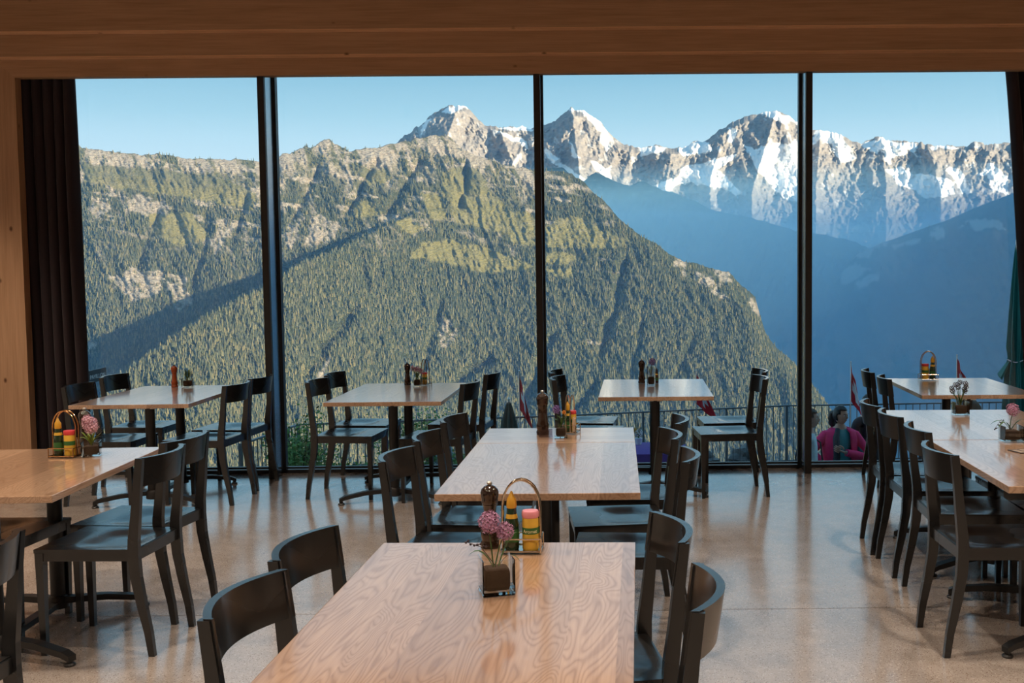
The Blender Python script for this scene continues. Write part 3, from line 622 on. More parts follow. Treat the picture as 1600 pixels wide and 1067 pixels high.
# ------------------------------------------------------------------ tables
def make_table(name, label, cx, y0, L=1.2, rz=0, leaf=0, group=None, Wd=.80):
    """double-column pedestal table; origin under the middle of the top, long side along y"""
    t = thing(name, label, 'table', (cx, y0+L/2, 0), rz, group)
    obj('tabletop', box(BM(), -Wd/2, Wd/2, -L/2, L/2, .722, .750, .003), MAT['oak'], t)
    if leaf:
        lf = obj('extension_leaf', box(BM(), -Wd/2, Wd/2, L/2+.003, L/2+.003+leaf, .722, .750, .003), MAT['oak_x'], t)
        for x in (-.22, .22): obj('leaf_rail', box(BM(), x-.02, x+.02, L/2-.25, L/2+leaf-.06, .694, .721), MAT['iron'], lf)
    for sy in (-1, 1):
        y = sy*.28
        c = obj('column', lathe(BM(), [(.033, .065), (.033, .70)], 18, (0, y, 0)), MAT['iron'], t, True)
        b = BM(); box(b, -.075, .075, y-.05, y+.05, .700, .7215, .003); box(b, -.05, .05, y-.03, y+.03, .680, .702)
        obj('top_bracket', b, MAT['steel'], c)
        h = BM(); lathe(h, [(.030, .035), (.046, .04), (.046, .085), (.036, .10)], 16, (0, y, 0)); obj('hub', h, MAT['iron'], c, True)
        for s in (-1, 1):
            a = BM()
            pts = [(s*.03, y, .078, .046, .030), (s*.20, y+sy*.065, .070, .044, .028), (s*.33, y+sy*.115, .048, .042, .026), (s*.365, y+sy*.128, .032, .040, .024)]
            rings = []
            d = Vector((s*.335, sy*.128, 0)).normalized(); n_ = Vector((-d.y, d.x, 0))
            for x, yy, z, w, hh in pts:
                p = Vector((x, yy, z)); rings.append([p+n_*w/2*i+Vector((0, 0, hh/2*j)) for i, j in ((-1, -1), (1, -1), (1, 1), (-1, 1))])
            loft(a, rings); ar_ = obj('foot_arm', a, MAT['iron'], t)
            g = BM(); lathe(g, [(.012, .012), (.012, .03)], 10, (s*.352, y+sy*.123, 0)); lathe(g, [(.022, 0), (.024, .006), (.018, .013)], 14, (s*.352, y+sy*.123, 0))
            obj('levelling_foot', g, MAT['iron'], ar_)
    obj('floor_beam', bar(BM(), (0, -.25, .06), (0, .25, .06), .045, .026), MAT['iron'], t)
    return t

TB = {}
TB['A'] = make_table('dining_table', 'oak pedestal table with an orange-red pepper mill, beside the dark curtain', -3.235, 7.10, 1.26, .025)
TB['B'] = make_table('dining_table', 'oak pedestal window table with lavender sprays, in front of the shrubs outside', -1.51, 7.11, 1.26, -.005)
TB['C'] = make_table('dining_table', 'oak pedestal window table with a violet flower, before the purple outdoor table', .365, 7.26, 1.24, -.03)
TB['D'] = make_table('dining_table', 'oak pedestal table lengthened by a cross-grained end leaf', -.262, 4.045, 1.245, -.012, .52)
TB['E'] = make_table('dining_table', 'oak pedestal table with swirling grain and pink allium heads', -.330, 2.10, 1.20, -.032)
TB['L'] = make_table('dining_table', 'oak pedestal table by the wooden wall with sauce caddy and pink flowers', -2.60, 4.08, 1.19, .05)
TB['F'] = make_table('dining_table', 'oak pedestal table with a menu card, pushed against another table', 2.02, 4.07, 1.17, -.04, 0, None, .84)
TB['G'] = make_table('dining_table', 'oak pedestal table with dark dried flowers, pushed against the menu card table', 2.075, 5.245, 1.17, -.04, 0, None, .84)
TB['H'] = make_table('dining_table', 'oak pedestal window table holding only a condiment caddy', 2.60, 7.18, 1.18, -.05)

# ------------------------------------------------------------------ chairs
def make_chair():
    t = thing('dining_chair', 'x', 'chair')
    # seat: flat board with a worn saddle hollow; x is the facing direction
    n = 25; P = np.zeros((n, n, 3)); zz = .460
    for i in range(n):
        for j in range(n):
            x = -.205 + .43*i/(n-1); w = .200 + .010*i/(n-1); y = -w + 2*w*j/(n-1)
            d = .017*math.exp(-((x+.05)/.115)**4-(y/.140)**4)
            P[i, j] = (x, y, zz-d)
    bm = BM(); vs = [[bm.verts.new(P[i, j]) for j in range(n)] for i in range(n)]
    for i in range(n-1):
        for j in range(n-1): bm.faces.new((vs[i][j], vs[i+1][j], vs[i+1][j+1], vs[i][j+1]))
    rim = [vs[0][j] for j in range(n)] + [vs[i][n-1] for i in range(1, n)] + [vs[n-1][j] for j in range(n-2, -1, -1)] + [vs[i][0] for i in range(n-2, 0, -1)]
    low = [bm.verts.new((v.co.x, v.co.y, zz-.016)) for v in rim]
    for k in range(len(rim)): bm.faces.new((rim[k], rim[(k+1) % len(rim)], low[(k+1) % len(rim)], low[k]))
    bm.faces.new(low)
    obj('seat', bm, MAT['chair'], t, True)
    for s in (-1, 1):                                              # side rails
        obj('side_rail', bar(BM(), (-.19, s*.186, .426), (.205, s*.194, .426), .020, .036), MAT['chair'], t)
    obj('front_rail', bar(BM(), (.210, -.185, .426), (.210, .185, .426), .020, .036), MAT['chair'], t)
    obj('rear_rail', bar(BM(), (-.202, -.180, .432), (-.202, .180, .432), .020, .048), MAT['chair'], t)
    for s in (-1, 1):                                              # front legs taper downwards
        b = BM(); rings = []
        for z, w, x, y in ((0, .012, .204, .190), (.22, .0145, .205, .190), (.443, .018, .205, .190)):
            rings.append([(x-w, s*y-w, z), (x+w, s*y-w, z), (x+w, s*y+w, z), (x-w, s*y+w, z)])
        loft(b, rings); obj('leg', b, MAT['chair'], t)
        b = BM(); rings = []                                       # rear leg and back post in one sweep
        for z, x, wx, wy in ((0, -.262, .013, .012), (.10, -.250, .0155, .0125), (.22, -.226, .019, .013), (.34, -.206, .022, .0135), (.43, -.200, .0235, .0135), (.50, -.202, .022, .0135), (.60, -.214, .019, .013), (.72, -.226, .0165, .012), (.80, -.236, .015, .0115), (.842, -.241, .0145, .011)):
            y = s*(.190 + .004*(z/.84))
            rings.append([(x-wx, y-wy, z), (x+wx, y-wy, z), (x+wx, y+wy, z), (x-wx, y+wy, z)])
        loft(b, rings); obj('back_post', b, MAT['chair'], t)
    b = BM(); rings = []                                           # bowed back board
    K = 15
    for k in range(K):
        a = -1 + 2*k/(K-1); y = .200*a; bow = -.062*(1-a*a)
        z0, z1 = .722, .845
        tx = .018*1.0
        rings.append([(-.206+bow, y, z0), (-.224+bow, y, z0), (-.243+bow, y, z1), (-.222+bow, y, z1)])
    loft(b, rings); obj('backrest', b, MAT['chair'], t, True)
    return t
ch0 = make_chair(); used = [False]
def chair(mx, my, face, label, ang=0.0):
    """mx, my: middle of the top of the backrest; face +1 faces +x, -1 faces -x; ang: turn in degrees"""
    rz = (0 if face > 0 else PI) + math.radians(ang)
    c, s = math.cos(rz), math.sin(rz)
    loc = (mx + .222*c, my + .222*s, 0)
    if not used[0]:
        used[0] = True; ch0.location = loc; ch0.rotation_euler = (0, 0, rz); ch0['label'] = label; ch0['group'] = 'black dining chairs'; return ch0
    return dup(ch0, loc, rz, label, 'black dining chairs')
PW, PG = 'back to wooden wall', 'back to teal parasol'
NA = {'A': 'orange pepper mill table', 'B': 'lavender window table', 'C': 'violet flower window table', 'D': 'table with the end leaf', 'E': 'swirly grained table', 'L': 'table by the wooden wall', 'F': 'menu card table', 'G': 'dried flower table', 'H': 'caddy-only window table'}
CH = [('A', -3.765, 7.57, 1, 'room end', -2), ('A', -3.835, 8.27, 1, 'window end', -2), ('A', -2.66, 7.55, -1, 'room end', -5), ('A', -2.65, 8.06, -1, 'window end', -5),
      ('B', -2.10, 7.73, 1, 'room end', -5), ('B', -2.11, 8.27, 1, 'window end', -5), ('B', -.985, 7.51, -1, 'room end', -8), ('B', -.905, 8.22, -1, 'window end', -7),
      ('C', -.33, 7.75, 1, 'room end', -7), ('C', -.37, 8.28, 1, 'window end', -6), ('C', 1.10, 7.65, -1, 'room end', 4), ('C', 1.18, 8.20, -1, 'window end', 3),
      ('D', -.87, 4.45, 1, 'room end', -7), ('D', -.83, 4.98, 1, 'middle place', -5), ('D', -.79, 5.58, 1, 'beside the leaf', -8),
      ('D', .31, 4.37, -1, 'room end', -3), ('D', .275, 4.96, -1, 'middle place', 6), ('D', .35, 5.46, -1, 'beside the leaf', -2),
      ('E', -.84, 2.96, 1, 'window end', -8), ('E', -.845, 2.48, 1, 'room end', -7), ('E', .165, 3.10, -1, 'window end', 9), ('E', .20, 2.50, -1, 'room end', -5),
      ('L', -1.96, 4.585, -1, 'room end', -3), ('L', -2.02, 5.00, -1, 'window end', -7), ('L', -3.02, 4.82, 1, 'pushed in', -3),
      ('G', 1.555, 6.06, 1, 'window end', -5), ('G', 1.545, 5.61, 1, 'room end', -2), ('F', 1.535, 5.08, 1, 'window end', -4), ('F', 1.44, 4.46, 1, 'room end', 0),
      ('F', 2.44, 4.95, -1, 'window end', 0), ('G', 2.50, 5.60, -1, 'room end', 0), ('H', 2.035, 7.56, 1, 'room end', -8), ('H', 2.045, 8.07, 1, 'window end', -8)]
for tb, x, y, f_, where, a in CH:
    chair(x, y, f_, 'black chair, %s, %s of %s' % (PW if f_ > 0 else PG, where, NA[tb]), a)
chair(-1.80, 2.955, -1, 'black chair standing apart from the tables, in the aisle off the wooden wall', -3)

# ------------------------------------------------------------------ things on the tables
def pepper_mill(name, label, loc, hgt, mat, group='pepper mills'):
    t = thing(name, label, 'pepper mill', loc, 0, group); k = hgt/.19
    pr = [(.027, 0), (.028, .012), (.024, .020), (.027, .030), (.027, .044), (.0235, .052), (.021, .070), (.0185, .090), (.0175, .104), (.019, .116), (.0225, .124)]
    obj('body', lathe(BM(), [(r*k, z*k) for r, z in pr], 20), mat, t, True)
    pr = [(.0215, .125), (.024, .131), (.0235, .139), (.0255, .150), (.0265, .158), (.0235, .168), (.0155, .176), (.006, .180)]
    obj('head', lathe(BM(), [(r*k, z*k) for r, z in pr], 20), mat, t, True)
    obj('knob', lathe(BM(), [(.003*k, .179*k), (.0075*k, .182*k), (.008*k, .187*k), (.004*k, .191*k)], 12), MAT['steel'] if mat is not MAT['redwood'] else MAT['iron'], t, True)
    return t

def leaf_blade(bm, base, mid, tip, w, n=6):
    base, mid, tip = Vector(base), Vector(mid), Vector(tip); prev = None
    for k in range(n+1):
        s = k/n; p = base*(1-s)**2 + mid*2*s*(1-s) + tip*s*s
        d = (mid-base)*(1-s) + (tip-mid)*s
        side = d.cross(Vector((0, 0, 1)))
        if side.length < 1e-5: side = Vector((1, 0, 0))
        side.normalize(); ww = w*(.35+1.3*s)*(1-s)**.7 + .0004
        a, b = bm.verts.new(p-side*ww), bm.verts.new(p+side*ww+Vector((0, 0, ww*.3)))
        if prev: bm.faces.new((prev[0], prev[1], b, a))
        prev = (a, b)

def florets(bm, c, r, n, rng, size=.005, squash=1.0):
    """a flower head: many small star florets around a centre"""
    c = Vector(c)
    for k in range(n):
        z = 1-2*(k+.5)/n; th = 2.399963*k; q = math.sqrt(max(0, 1-z*z))
        d = Vector((q*math.cos(th), q*math.sin(th), z*squash))
        rr = r*rng.uniform(.72, 1.08); p = c+d*rr
        u = d.orthogonal().normalized(); w = d.normalized().cross(u)
        a0 = rng.uniform(0, 6.28); ctr = bm.verts.new(p-d*size*.3)
        ring = []
        for m_ in range(10):
            a = a0+m_*2*PI/10; s_ = size*(1.0 if m_ % 2 == 0 else .42)
            ring.append(bm.verts.new(p+(u*math.cos(a)+w*math.sin(a))*s_+d*size*.35*(1 if m_ % 2 == 0 else 0)))
        for m_ in range(10): bm.faces.new((ctr, ring[m_], ring[(m_+1) % 10]))

def vase(label, loc, a, h, kind, rz=0, seed=1):
    """square glass vase with soil and a plant"""
    t = thing('glass_vase', label, 'vase', loc, rz, 'glass cube vases'); rng = random.Random(seed); hw = a/2; w = .003
    g = BM()
    box(g, -hw, hw, -hw, hw, 0, .008, .0012)
    for x0, x1, y0, y1 in ((-hw, -hw+w, -hw, hw), (hw-w, hw, -hw, hw), (-hw+w, hw-w, -hw, -hw+w), (-hw+w, hw-w, hw-w, hw)): box(g, x0, x1, y0, y1, .008, h)
    obj('glass_cube', g, MAT['vase'], t)
    sh = h*(.72 if kind != 'tall' else .45)
    q_ = hw*.78; s = BM(); box(s, -q_, q_, -q_, q_, .0085, sh, .012); obj('soil', s, MAT['soil'], t)
    lv, st = BM(), BM()
    def stem(top, bend=0):
        b = Vector((rng.uniform(-.3, .3)*hw, rng.uniform(-.3, .3)*hw, sh-.004)); top = Vector(top)
        tube(st, [b, b.lerp(top, .5)+Vector((bend, 0, .01)), top], [.0022, .0018, .0013], 6)
    if kind == 'allium':
        for k in range(3):
            a_ = (2.7, .45, -.5)[k]; ln = (.085, .075, .07)[k]
            dx, dy = math.cos(a_)*ln, math.sin(a_)*ln
            leaf_blade(lv, (dx*.1, dy*.1, sh), (dx*.55, dy*.55, sh+(.075, .085, .06)[k]), (dx, dy, h-(.012 if k != 1 else -.055)), .006)
        stem((-.018, 0, h+.075)); stem((.022, .004, h+.055))
        f1 = BM(); florets(f1, (-.016, 0, h+.095), .029, 100, rng, .0075); f2 = BM(); florets(f2, (.026, .004, h+.066), .023, 70, rng, .0075)
        for f in (f1, f2): obj('flower_head', f, MAT['lilac'], t)
        bs = BM(); tube(bs, [(0, 0, sh), (-.04, 0, h+.03), (-.075, 0, h+.045)], [.0012, .001, .0008], 5)
        for k in range(9): bmesh.ops.create_icosphere(bs, subdivisions=1, radius=.0036, matrix=Matrix.Translation((-.028-.0062*k+rng.uniform(-.003, .003), rng.uniform(-.004, .004), h+.028+.0022*k+rng.uniform(-.006, .006))))
        obj('berry_sprig', bs, MAT['dried'], t)
    elif kind == 'ball':
        for k in range(4):
            a_ = (2.9, .2, 3.5, -.6)[k]; ln = (.10, .095, .08, .07)[k]; dx, dy = math.cos(a_)*ln, math.sin(a_)*ln
            leaf_blade(lv, (0, 0, sh), (dx*.5, dy*.5, h+.055), (dx, dy, h+(.0, .015, -.01, .0)[k]), .010)
        stem((.006, 0, h+.06)); f1 = BM(); florets(f1, (.006, 0, h+.078), .032, 110, rng, .0075); obj('flower_head', f1, MAT['lilac'], t)
        bs = BM(); tube(bs, [(0, 0, sh), (-.05, 0, h+.03), (-.085, 0, h-.02)], [.0012, .001, .0008], 5)
        for k in range(8): bmesh.ops.create_icosphere(bs, subdivisions=1, radius=.004, matrix=Matrix.Translation((-.04-.0062*k, rng.uniform(-.006, .006), h+.022-.006*k+rng.uniform(-.007, .007))))
        obj('berry_sprig', bs, MAT['dried'], t)
    elif kind == 'dried':
        for k in range(9):
            a_ = k*.7; r_ = .018+.006*(k % 4)+.012*(k % 2); p = (math.cos(a_)*r_*1.5, math.sin(a_)*r_, h+.055+.012*((k*7) % 5))
            stem(p); f1 = BM(); florets(f1, (p[0], p[1], p[2]+.008), .015, 26, rng, .0065); obj('flower_head', f1, MAT['dried'], t)
        for k in range(6):
            a_ = k*1.05; leaf_blade(lv, (0, 0, sh), (math.cos(a_)*.025, math.sin(a_)*.025, h+.03), (math.cos(a_)*.055, math.sin(a_)*.05, h+.035-.02*(k % 2)), .007)
        leaf_blade(lv, (0, 0, sh), (-.03, 0, h+.03), (-.062, 0, h+.062), .004)
    elif kind == 'pink':
        f1 = BM()
        for k in range(5): florets(f1, (rng.uniform(-.016, .020), rng.uniform(-.015, .015), h+.055+.012*k), .024, 45, rng, .0085)
        obj('flower_head', f1, MAT['pink'], t); stem((0, 0, h+.05)); stem((.01, .004, h+.07))
        for k in range(10):
            a_ = k*.66; ln = rng.uniform(.03, .06); leaf_blade(lv, (0, 0, sh), (math.cos(a_)*ln*.5, math.sin(a_)*ln*.5, h+.03), (math.cos(a_)*ln, math.sin(a_)*ln, h+rng.uniform(.0, .05)), .008)
        obj('light_leaves', lv, MAT['leaf_light'], t); lv = BM()
        leaf_blade(lv, (0, 0, sh), (.03, 0, h+.03), (.06, 0, h+.055), .007)
    elif kind == 'sprig':
        for k in range(9):
            a_ = k*.72; ln = rng.uniform(.018, .045); p = (math.cos(a_)*ln, math.sin(a_)*ln, h+rng.uniform(.03, .075)); stem(p)
            for m_ in range(4): leaf_blade(lv, (p[0]*.6, p[1]*.6, h+.012*m_), (p[0], p[1], h+.02+.012*m_), (p[0]*1.3, p[1]*1.3, h+.03+.012*m_), .005)
        leaf_blade(lv, (0, 0, sh), (.03, 0, h+.03), (.055, 0, h+.075), .005)
    elif kind == 'lavender':
        f1 = BM()
        for k in range(10):
            p = (-.035+.0085*k+rng.uniform(-.004, .004), rng.uniform(-.02, .02), h+.075-.004*k+rng.uniform(-.008, .012)); stem(p)
            florets(f1, p, .012, 16, rng, .007, 1.6)
        obj('flower_head', f1, MAT['lilac'], t)
        for k in range(8): leaf_blade(lv, (0, 0, sh), (.004*k-.016, 0, h+.03), (.012*k-.045, rng.uniform(-.02, .02), h+.05), .004)
    elif kind == 'green':
        f1 = BM(); florets(f1, (-.022, 0, h+.075), .022, 55, rng, .007); obj('flower_head', f1, MAT['violet'], t); stem((-.02, 0, h+.07))
        f2 = BM(); florets(f2, (.018, 0, h+.060), .009, 20, rng, .006); obj('flower_bud', f2, plain('orange_petal', (.65, .25, .03), .7), t); stem((.018, 0, h+.055))
        for k in range(12): leaf_blade(lv, (0, 0, sh), (rng.uniform(-.02, .03), rng.uniform(-.02, .02), h+.03), (rng.uniform(-.045, .035), rng.uniform(-.03, .03), h+rng.uniform(.01, .055)), .008)
    elif kind == 'tall':
        stem((.008, 0, h+.025)); f1 = BM(); florets(f1, (.010, 0, h+.035), .026, 70, rng, .008); obj('flower_head', f1, MAT['violet'], t)
        for k in range(6): leaf_blade(lv, (0, 0, sh), (rng.uniform(-.01, .01), 0, h*.7), (rng.uniform(-.025, .02), rng.uniform(-.02, .02), h), .006)
        leaf_blade(lv, (.01, 0, h*.6), (.03, 0, h+.0), (.062, 0, h+.012), .007)
    obj('leaves', lv, MAT['leaf'], t); obj('stems', st, MAT['leaf'], t)
    return t

def caddy(label, loc, rz=0, w=.115, d=.085, h=.20, mat=None):
    """chromed wire condiment caddy: tray, rail, posts and two arched handles"""
    t = thing('condiment_caddy', label, 'caddy', loc, rz, 'condiment caddies'); mat = mat or MAT['wire']
    b = BM(); box(b, -w/2, w/2, -d/2, d/2, .004, .007); obj('tray', b, mat, t)
    for s in (-1, 1):
        p = []; hw = w/2-.004
        p += [(-hw, s*.012, .006), (-hw, s*.012, h*.62)]
        for k in range(1, 12):
            a = PI*k/12; p.append((-hw*math.cos(a), s*.012, h*.62+(h*.38)*math.sin(a)))
        p += [(hw, s*.012, h*.62), (hw, s*.012, .006)]
        obj('handle', tube(BM(), p, .0032, 8), mat, t, True)
    for z in (.008, .045):
        o = obj('rail', tube(BM(), [(-w/2, -d/2, z), (w/2, -d/2, z), (w/2, d/2, z), (-w/2, d/2, z)], .0026, 6, True), mat, t, True)
    for x in (-w/2, w/2):
        for y in (-d/2, d/2): obj('post', tube(BM(), [(x, y, 0), (x, y, .045)], .0026, 6), mat, t, True)
    return t
GLS_G = plain('dark_green_bottle', (.012, .035, .016), .12, coat=.5); CAPY = plain('yellow_cap', (.62, .33, .03), .4); LABG = plain('green_label', (.03, .13, .03), .5)
LABY = plain('yellow_label', (.68, .42, .05), .5); LIDR = plain('red_lid', (.62, .05, .06), .35); LIDP = plain('pink_lid', (.80, .30, .36), .4); PAPER = plain('paper_packet', (.62, .47, .33), .8); BROWN = plain('brown_sauce', (.06, .022, .010), .15, coat=.5)
def at_local(loc, rz, x, y, z): 
    c, s = math.cos(rz), math.sin(rz); return (loc[0]+x*c-y*s, loc[1]+x*s+y*c, loc[2]+z)
def bottle(label, loc, k=1.0, cap=None, body=None):
    t = thing('seasoning_bottle', label, 'bottle', loc, 0, 'seasoning bottles'); cap = cap or CAPY; body = body or GLS_G
    obj('glass_body', lathe(BM(), [(.0185*k, 0), (.0200*k, .006*k), (.0200*k, .070*k), (.0165*k, .088*k), (.0135*k, .104*k), (.0130*k, .116*k)], 18), body, t, True)
    obj('label_band', lathe(BM(), [(.0203*k, .022*k), (.0203*k, .058*k)], 18), LABG, t, True); obj('neck_band', lathe(BM(), [(.0170*k, .088*k), (.0146*k, .100*k)], 18), LABY, t, True)
    obj('cap', lathe(BM(), [(.0135*k, .1165*k), (.0145*k, .120*k), (.0130*k, .140*k), (.0075*k, .150*k), (.0035*k, .160*k), (.002*k, .163*k)], 16), cap, t, True)
    return t
def jar(label, loc, k=1.0, lid=None, text=None):
    t = thing('seasoning_jar', label, 'jar', loc, 0, 'seasoning jars'); lid = lid or LIDR
    obj('jar_body', lathe(BM(), [(.0215*k, 0), (.0228*k, .004*k), (.0228*k, .086*k), (.0215*k, .090*k)], 20), LABY, t, True)
    obj('green_band', lathe(BM(), [(.0231*k, .046*k), (.0231*k, .064*k)], 20), LABG, t, True)
    obj('lid', lathe(BM(), [(.0225*k, .0905*k), (.0238*k, .093*k), (.0238*k, .106*k), (.0222*k, .109*k)], 20), lid, t, True)
    if text:
        cu_ = bpy.data.curves.new('lettering', 'FONT'); cu_.body = text; cu_.size = .0135*k; cu_.align_x = 'CENTER'; cu_.extrude = .0003
        tmp = bpy.data.objects.new('tmp', cu_); COL.objects.link(tmp); bpy.context.view_layer.update()
        me = bpy.data.meshes.new_from_object(tmp.evaluated_get(bpy.context.evaluated_depsgraph_get())); bpy.data.objects.remove(tmp)
        R_ = .0236*k
        for v in me.vertices:
            x, y, z = v.co; a = x/R_; v.co = ((R_+z)*math.sin(a), -(R_+z)*math.cos(a), .050*k+y)
        link('lettering', me, plain('cream_print', (.85, .78, .5), .6), t)
    return t
def packets(label, loc, rz, n=3):
    t = thing('sugar_packet', label, 'packet', loc, rz)
    obj('paper', box(BM(), -.020, .020, -.004, .004, 0, .072, .002), PAPER, t); obj('crimped_edge', box(BM(), -.019, .019, -.0012, .0012, .0722, .080), PAPER, t)
    return t
TZ = .7515
def place_set(loc, rz, who, k, letters=None, order=1, rich=True, mat=None):
    caddy('chromed wire condiment caddy with arched handles on the %s' % who, loc, rz, .112*k, .082*k, .200*k, mat)
    z = .0075
    bottle('green bottle with yellow cap in the caddy on the %s' % who, at_local(loc, rz, -.026*k*order, -.012*k, z), k)
    jar('yellow seasoning jar with %s lid in the caddy on the %s' % ('pink' if letters else 'red', who), at_local(loc, rz, .026*k*order, -.014*k, z), k, LIDP if letters else LIDR, letters)
    if rich:
        packets('folded paper sugar packet in the caddy on the %s' % who, at_local(loc, rz, .020*k, .022*k, z+.04*0), rz+.1)
# swirly table
place_set((-.262, 3.195, TZ), -.03, 'swirly grained table', 1.10, 'Aromat')
pepper_mill('pepper_mill', 'tall dark glossy pepper mill on the swirly grained table', (-.364, 3.245, TZ), .205, MAT['darkwood'])
vase('glass cube vase with two lilac allium heads and long leaves on swirly grained table', (-.297, 2.773, TZ), .086, .094, 'allium', .28, 3)
# table with the end leaf
LD = (0, 0, 0)
caddy('chromed wire condiment caddy turned edge-on upon the end leaf', (-.193, 5.62, TZ), 1.35, .10, .085, .205)
bottle('seasoning bottle with yellow cap in the edge-on caddy on the end leaf', (-.205, 5.60, TZ+.0075), 1.0)
jar('yellow seasoning jar with red lid in the edge-on caddy on the end leaf', (-.183, 5.645, TZ+.0075), 1.0)
packets('folded paper sugar packet in the edge-on caddy on the end leaf', (-.171, 5.590, TZ+.0075), 1.3)
pepper_mill('pepper_mill', 'tall dark pepper mill with glossy shoulders upon the end leaf', (-.337, 5.57, TZ), .235, MAT['darkwood'])
vase('glass cube vase with green leaves, violet and orange blossoms on the end leaf', (-.236, 5.45, TZ), .066, .072, 'green', .05, 5)
tc_ = thing('tent_card', 'small clear plastic folded card leaning by the pepper mill on the end leaf', 'card', (-.318, 5.49, TZ), .12)
clr = clear_glass('clear_plastic', (.82, .80, .82), 1.5)
obj('front_sheet', loft and (lambda b: (loft(b, [[(-.036, -.020, 0), (-.036, -.0185, 0), (-.030, .0005, .036), (-.030, -.001, .036)], [(.036, -.020, 0), (.036, -.0185, 0), (.036, .0005, .040), (.036, -.001, .040)]]), b)[1])(BM()), clr, tc_)
obj('rear_sheet', (lambda b: (loft(b, [[(-.036, .020, 0), (-.036, .0215, 0), (-.030, .0025, .036), (-.030, .001, .036)], [(.036, .020, 0), (.036, .0215, 0), (.036, .0025, .040), (.036, .001, .040)]]), b)[1])(BM()), clr, tc_)
# orange mill table
pepper_mill('pepper_mill', 'orange-red turned pepper mill on the table beside the dark curtain', (-3.365, 8.23, TZ), .176, MAT['redwood'])
vase('glass cube vase with dark green sprigs next to the orange-red pepper mill', (-3.262, 8.23, TZ), .082, .070, 'sprig', .2, 8)
# lavender table
pepper_mill('pepper_mill', 'dark pepper mill on the lavender window table', (-1.545, 8.21, TZ), .180, MAT['darkwood'])
vase('glass cube vase with lavender sprays on the lavender window table', (-1.452, 8.10, TZ), .062, .072, 'lavender', .1, 9)
caddy('narrow wire caddy turned edge-on behind the lavender vase', (-1.408, 8.22, TZ), 1.2, .085, .06, .20)
jar('yellow seasoning jar with red lid in the narrow caddy on the lavender window table', (-1.411, 8.205, TZ+.0075), .85)
# violet flower table
pepper_mill('pepper_mill', 'dark pepper mill with pointed knob on the violet flower window table', (.280, 8.18, TZ), .190, MAT['darkwood'])
vase('tall square glass vase with one violet flower on the violet flower window table', (.346, 8.02, TZ), .062, .145, 'tall', .05, 10)
bottle('brown sauce bottle with dark cap behind the tall violet flower vase', (.397, 8.19, TZ), .72, MAT['iron'], BROWN)
# wooden wall table
place_set((-2.580, 5.02, TZ), -.10, 'table by the wooden wall', 1.10, None, 1, True, plain('brassy_wire', (.62, .36, .17), .2, metal=1.0))
pepper_mill('pepper_mill', 'round-headed dark pepper mill behind the caddy on the table by the wooden wall', (-2.555, 5.16, TZ), .215, MAT['darkwood'])
vase('glass cube vase with pink blossoms and fresh leaves on the table by the wooden wall', (-2.465, 5.03, TZ), .080, .070, 'pink', .3, 11)
# right-hand tables
place_set((2.525, 8.22, TZ), .05, 'caddy-only window table', 1.12, None, -1)
vase('glass cube vase with dark dried flowers on the dried flower table', (2.090, 6.18, TZ), .084, .078, 'dried', .0, 12)
vase('glass cube vase with a round lilac allium and drooping leaves on the menu card table', (2.010, 5.19, TZ), .095, .078, 'ball', .0, 13)
mn = thing('menu_card', 'printed menu card lying on the menu card table', 'menu', (2.00, 4.90, TZ), .25)
obj('card', box(BM(), -.10, .10, -.050, .050, 0, .002), plain('menu_print', (.05, .04, .04), .4), mn)
b = BM()
for k in range(4):
    for j in range(2): box(b, -.092+.040*k, -.060+.040*k, -.040+.042*j, -.006+.042*j, .0021, .0025)
obj('printed_panels', b, plain('menu_pictures', (.35, .28, .22), .4), mn)
obj('insert', box(BM(), .0, .17, -.035, .055, .0026, .004), plain('cream_paper', (.70, .52, .40), .6), mn)

# ------------------------------------------------------------------ the terrace outside (1.5 m below the room)
GZ = -1.5
gm = M('terrace_gravel', rough=.9)
gv = gm.noise(gm.co('Object'), 22, 5, .65); gm.set('col', gm.ramp(gv, [(.3, (.10, .10, .10)), (.7, (.24, .23, .22))])); gm.bump(gv, .4, .02)
struct('terrace', box(BM(), -12, 20, 8.7, 17.3, GZ-.6, GZ), gm.m)
struct('plinth', box(BM(), -9, 24, 8.56, 8.70, -2.2, -.31), plain('plinth_concrete', (.22, .22, .21), .8))
# railing: corner by the shrubs, then along the terrace edge
RP = [Vector((-4.38, 14.95, 0)), Vector((-.75, 15.60, 0)), Vector((2.85, 16.55, 0)), Vector((9.5, 16.90, 0))]
RT = plain('grey_railing', (.10, .125, .14), .45)
rl = thing('terrace_railing', 'grey metal terrace railing with vertical balusters above the valley', 'railing', (-4.38, 14.95, GZ))
o0 = Vector((-4.38, 14.95, GZ))
def L_(p, z): return Vector((p.x, p.y, z)) - Vector((o0.x, o0.y, 0))
zt, zb = 1.0, .14
ret = Vector((-4.60, 13.2, 0))
segs = [(ret, RP[0])] + list(zip(RP[:-1], RP[1:]))
bal = BM(); box(bal, -.006, .006, -.006, .006, zb, zt); bal_me = None
for a, b in segs:
    n_ = max(2, int((b-a).length/.112))
    obj('top_rail', bar(BM(), L_(a, zt+.012), L_(b, zt+.012), .045, .022), RT, rl); obj('bottom_rail', bar(BM(), L_(a, zb), L_(b, zb), .03, .018), RT, rl)
    for k in range(n_+1):
        p = a.lerp(b, k/n_)
        if k % 12 == 0 or k == n_:
            pb = BM(); box(pb, -.016, .016, -.022, .022, 0, zt); q = obj('post', pb, RT, rl); q.location = L_(p, 0); q.rotation_euler.z = math.atan2(b.y-a.y, b.x-a.x); continue
        if bal_me is None: q = obj('baluster', bal, RT, rl); bal_me = q.data
        else: q = link('baluster', bal_me, None, rl)
        q.location = L_(p, 0)
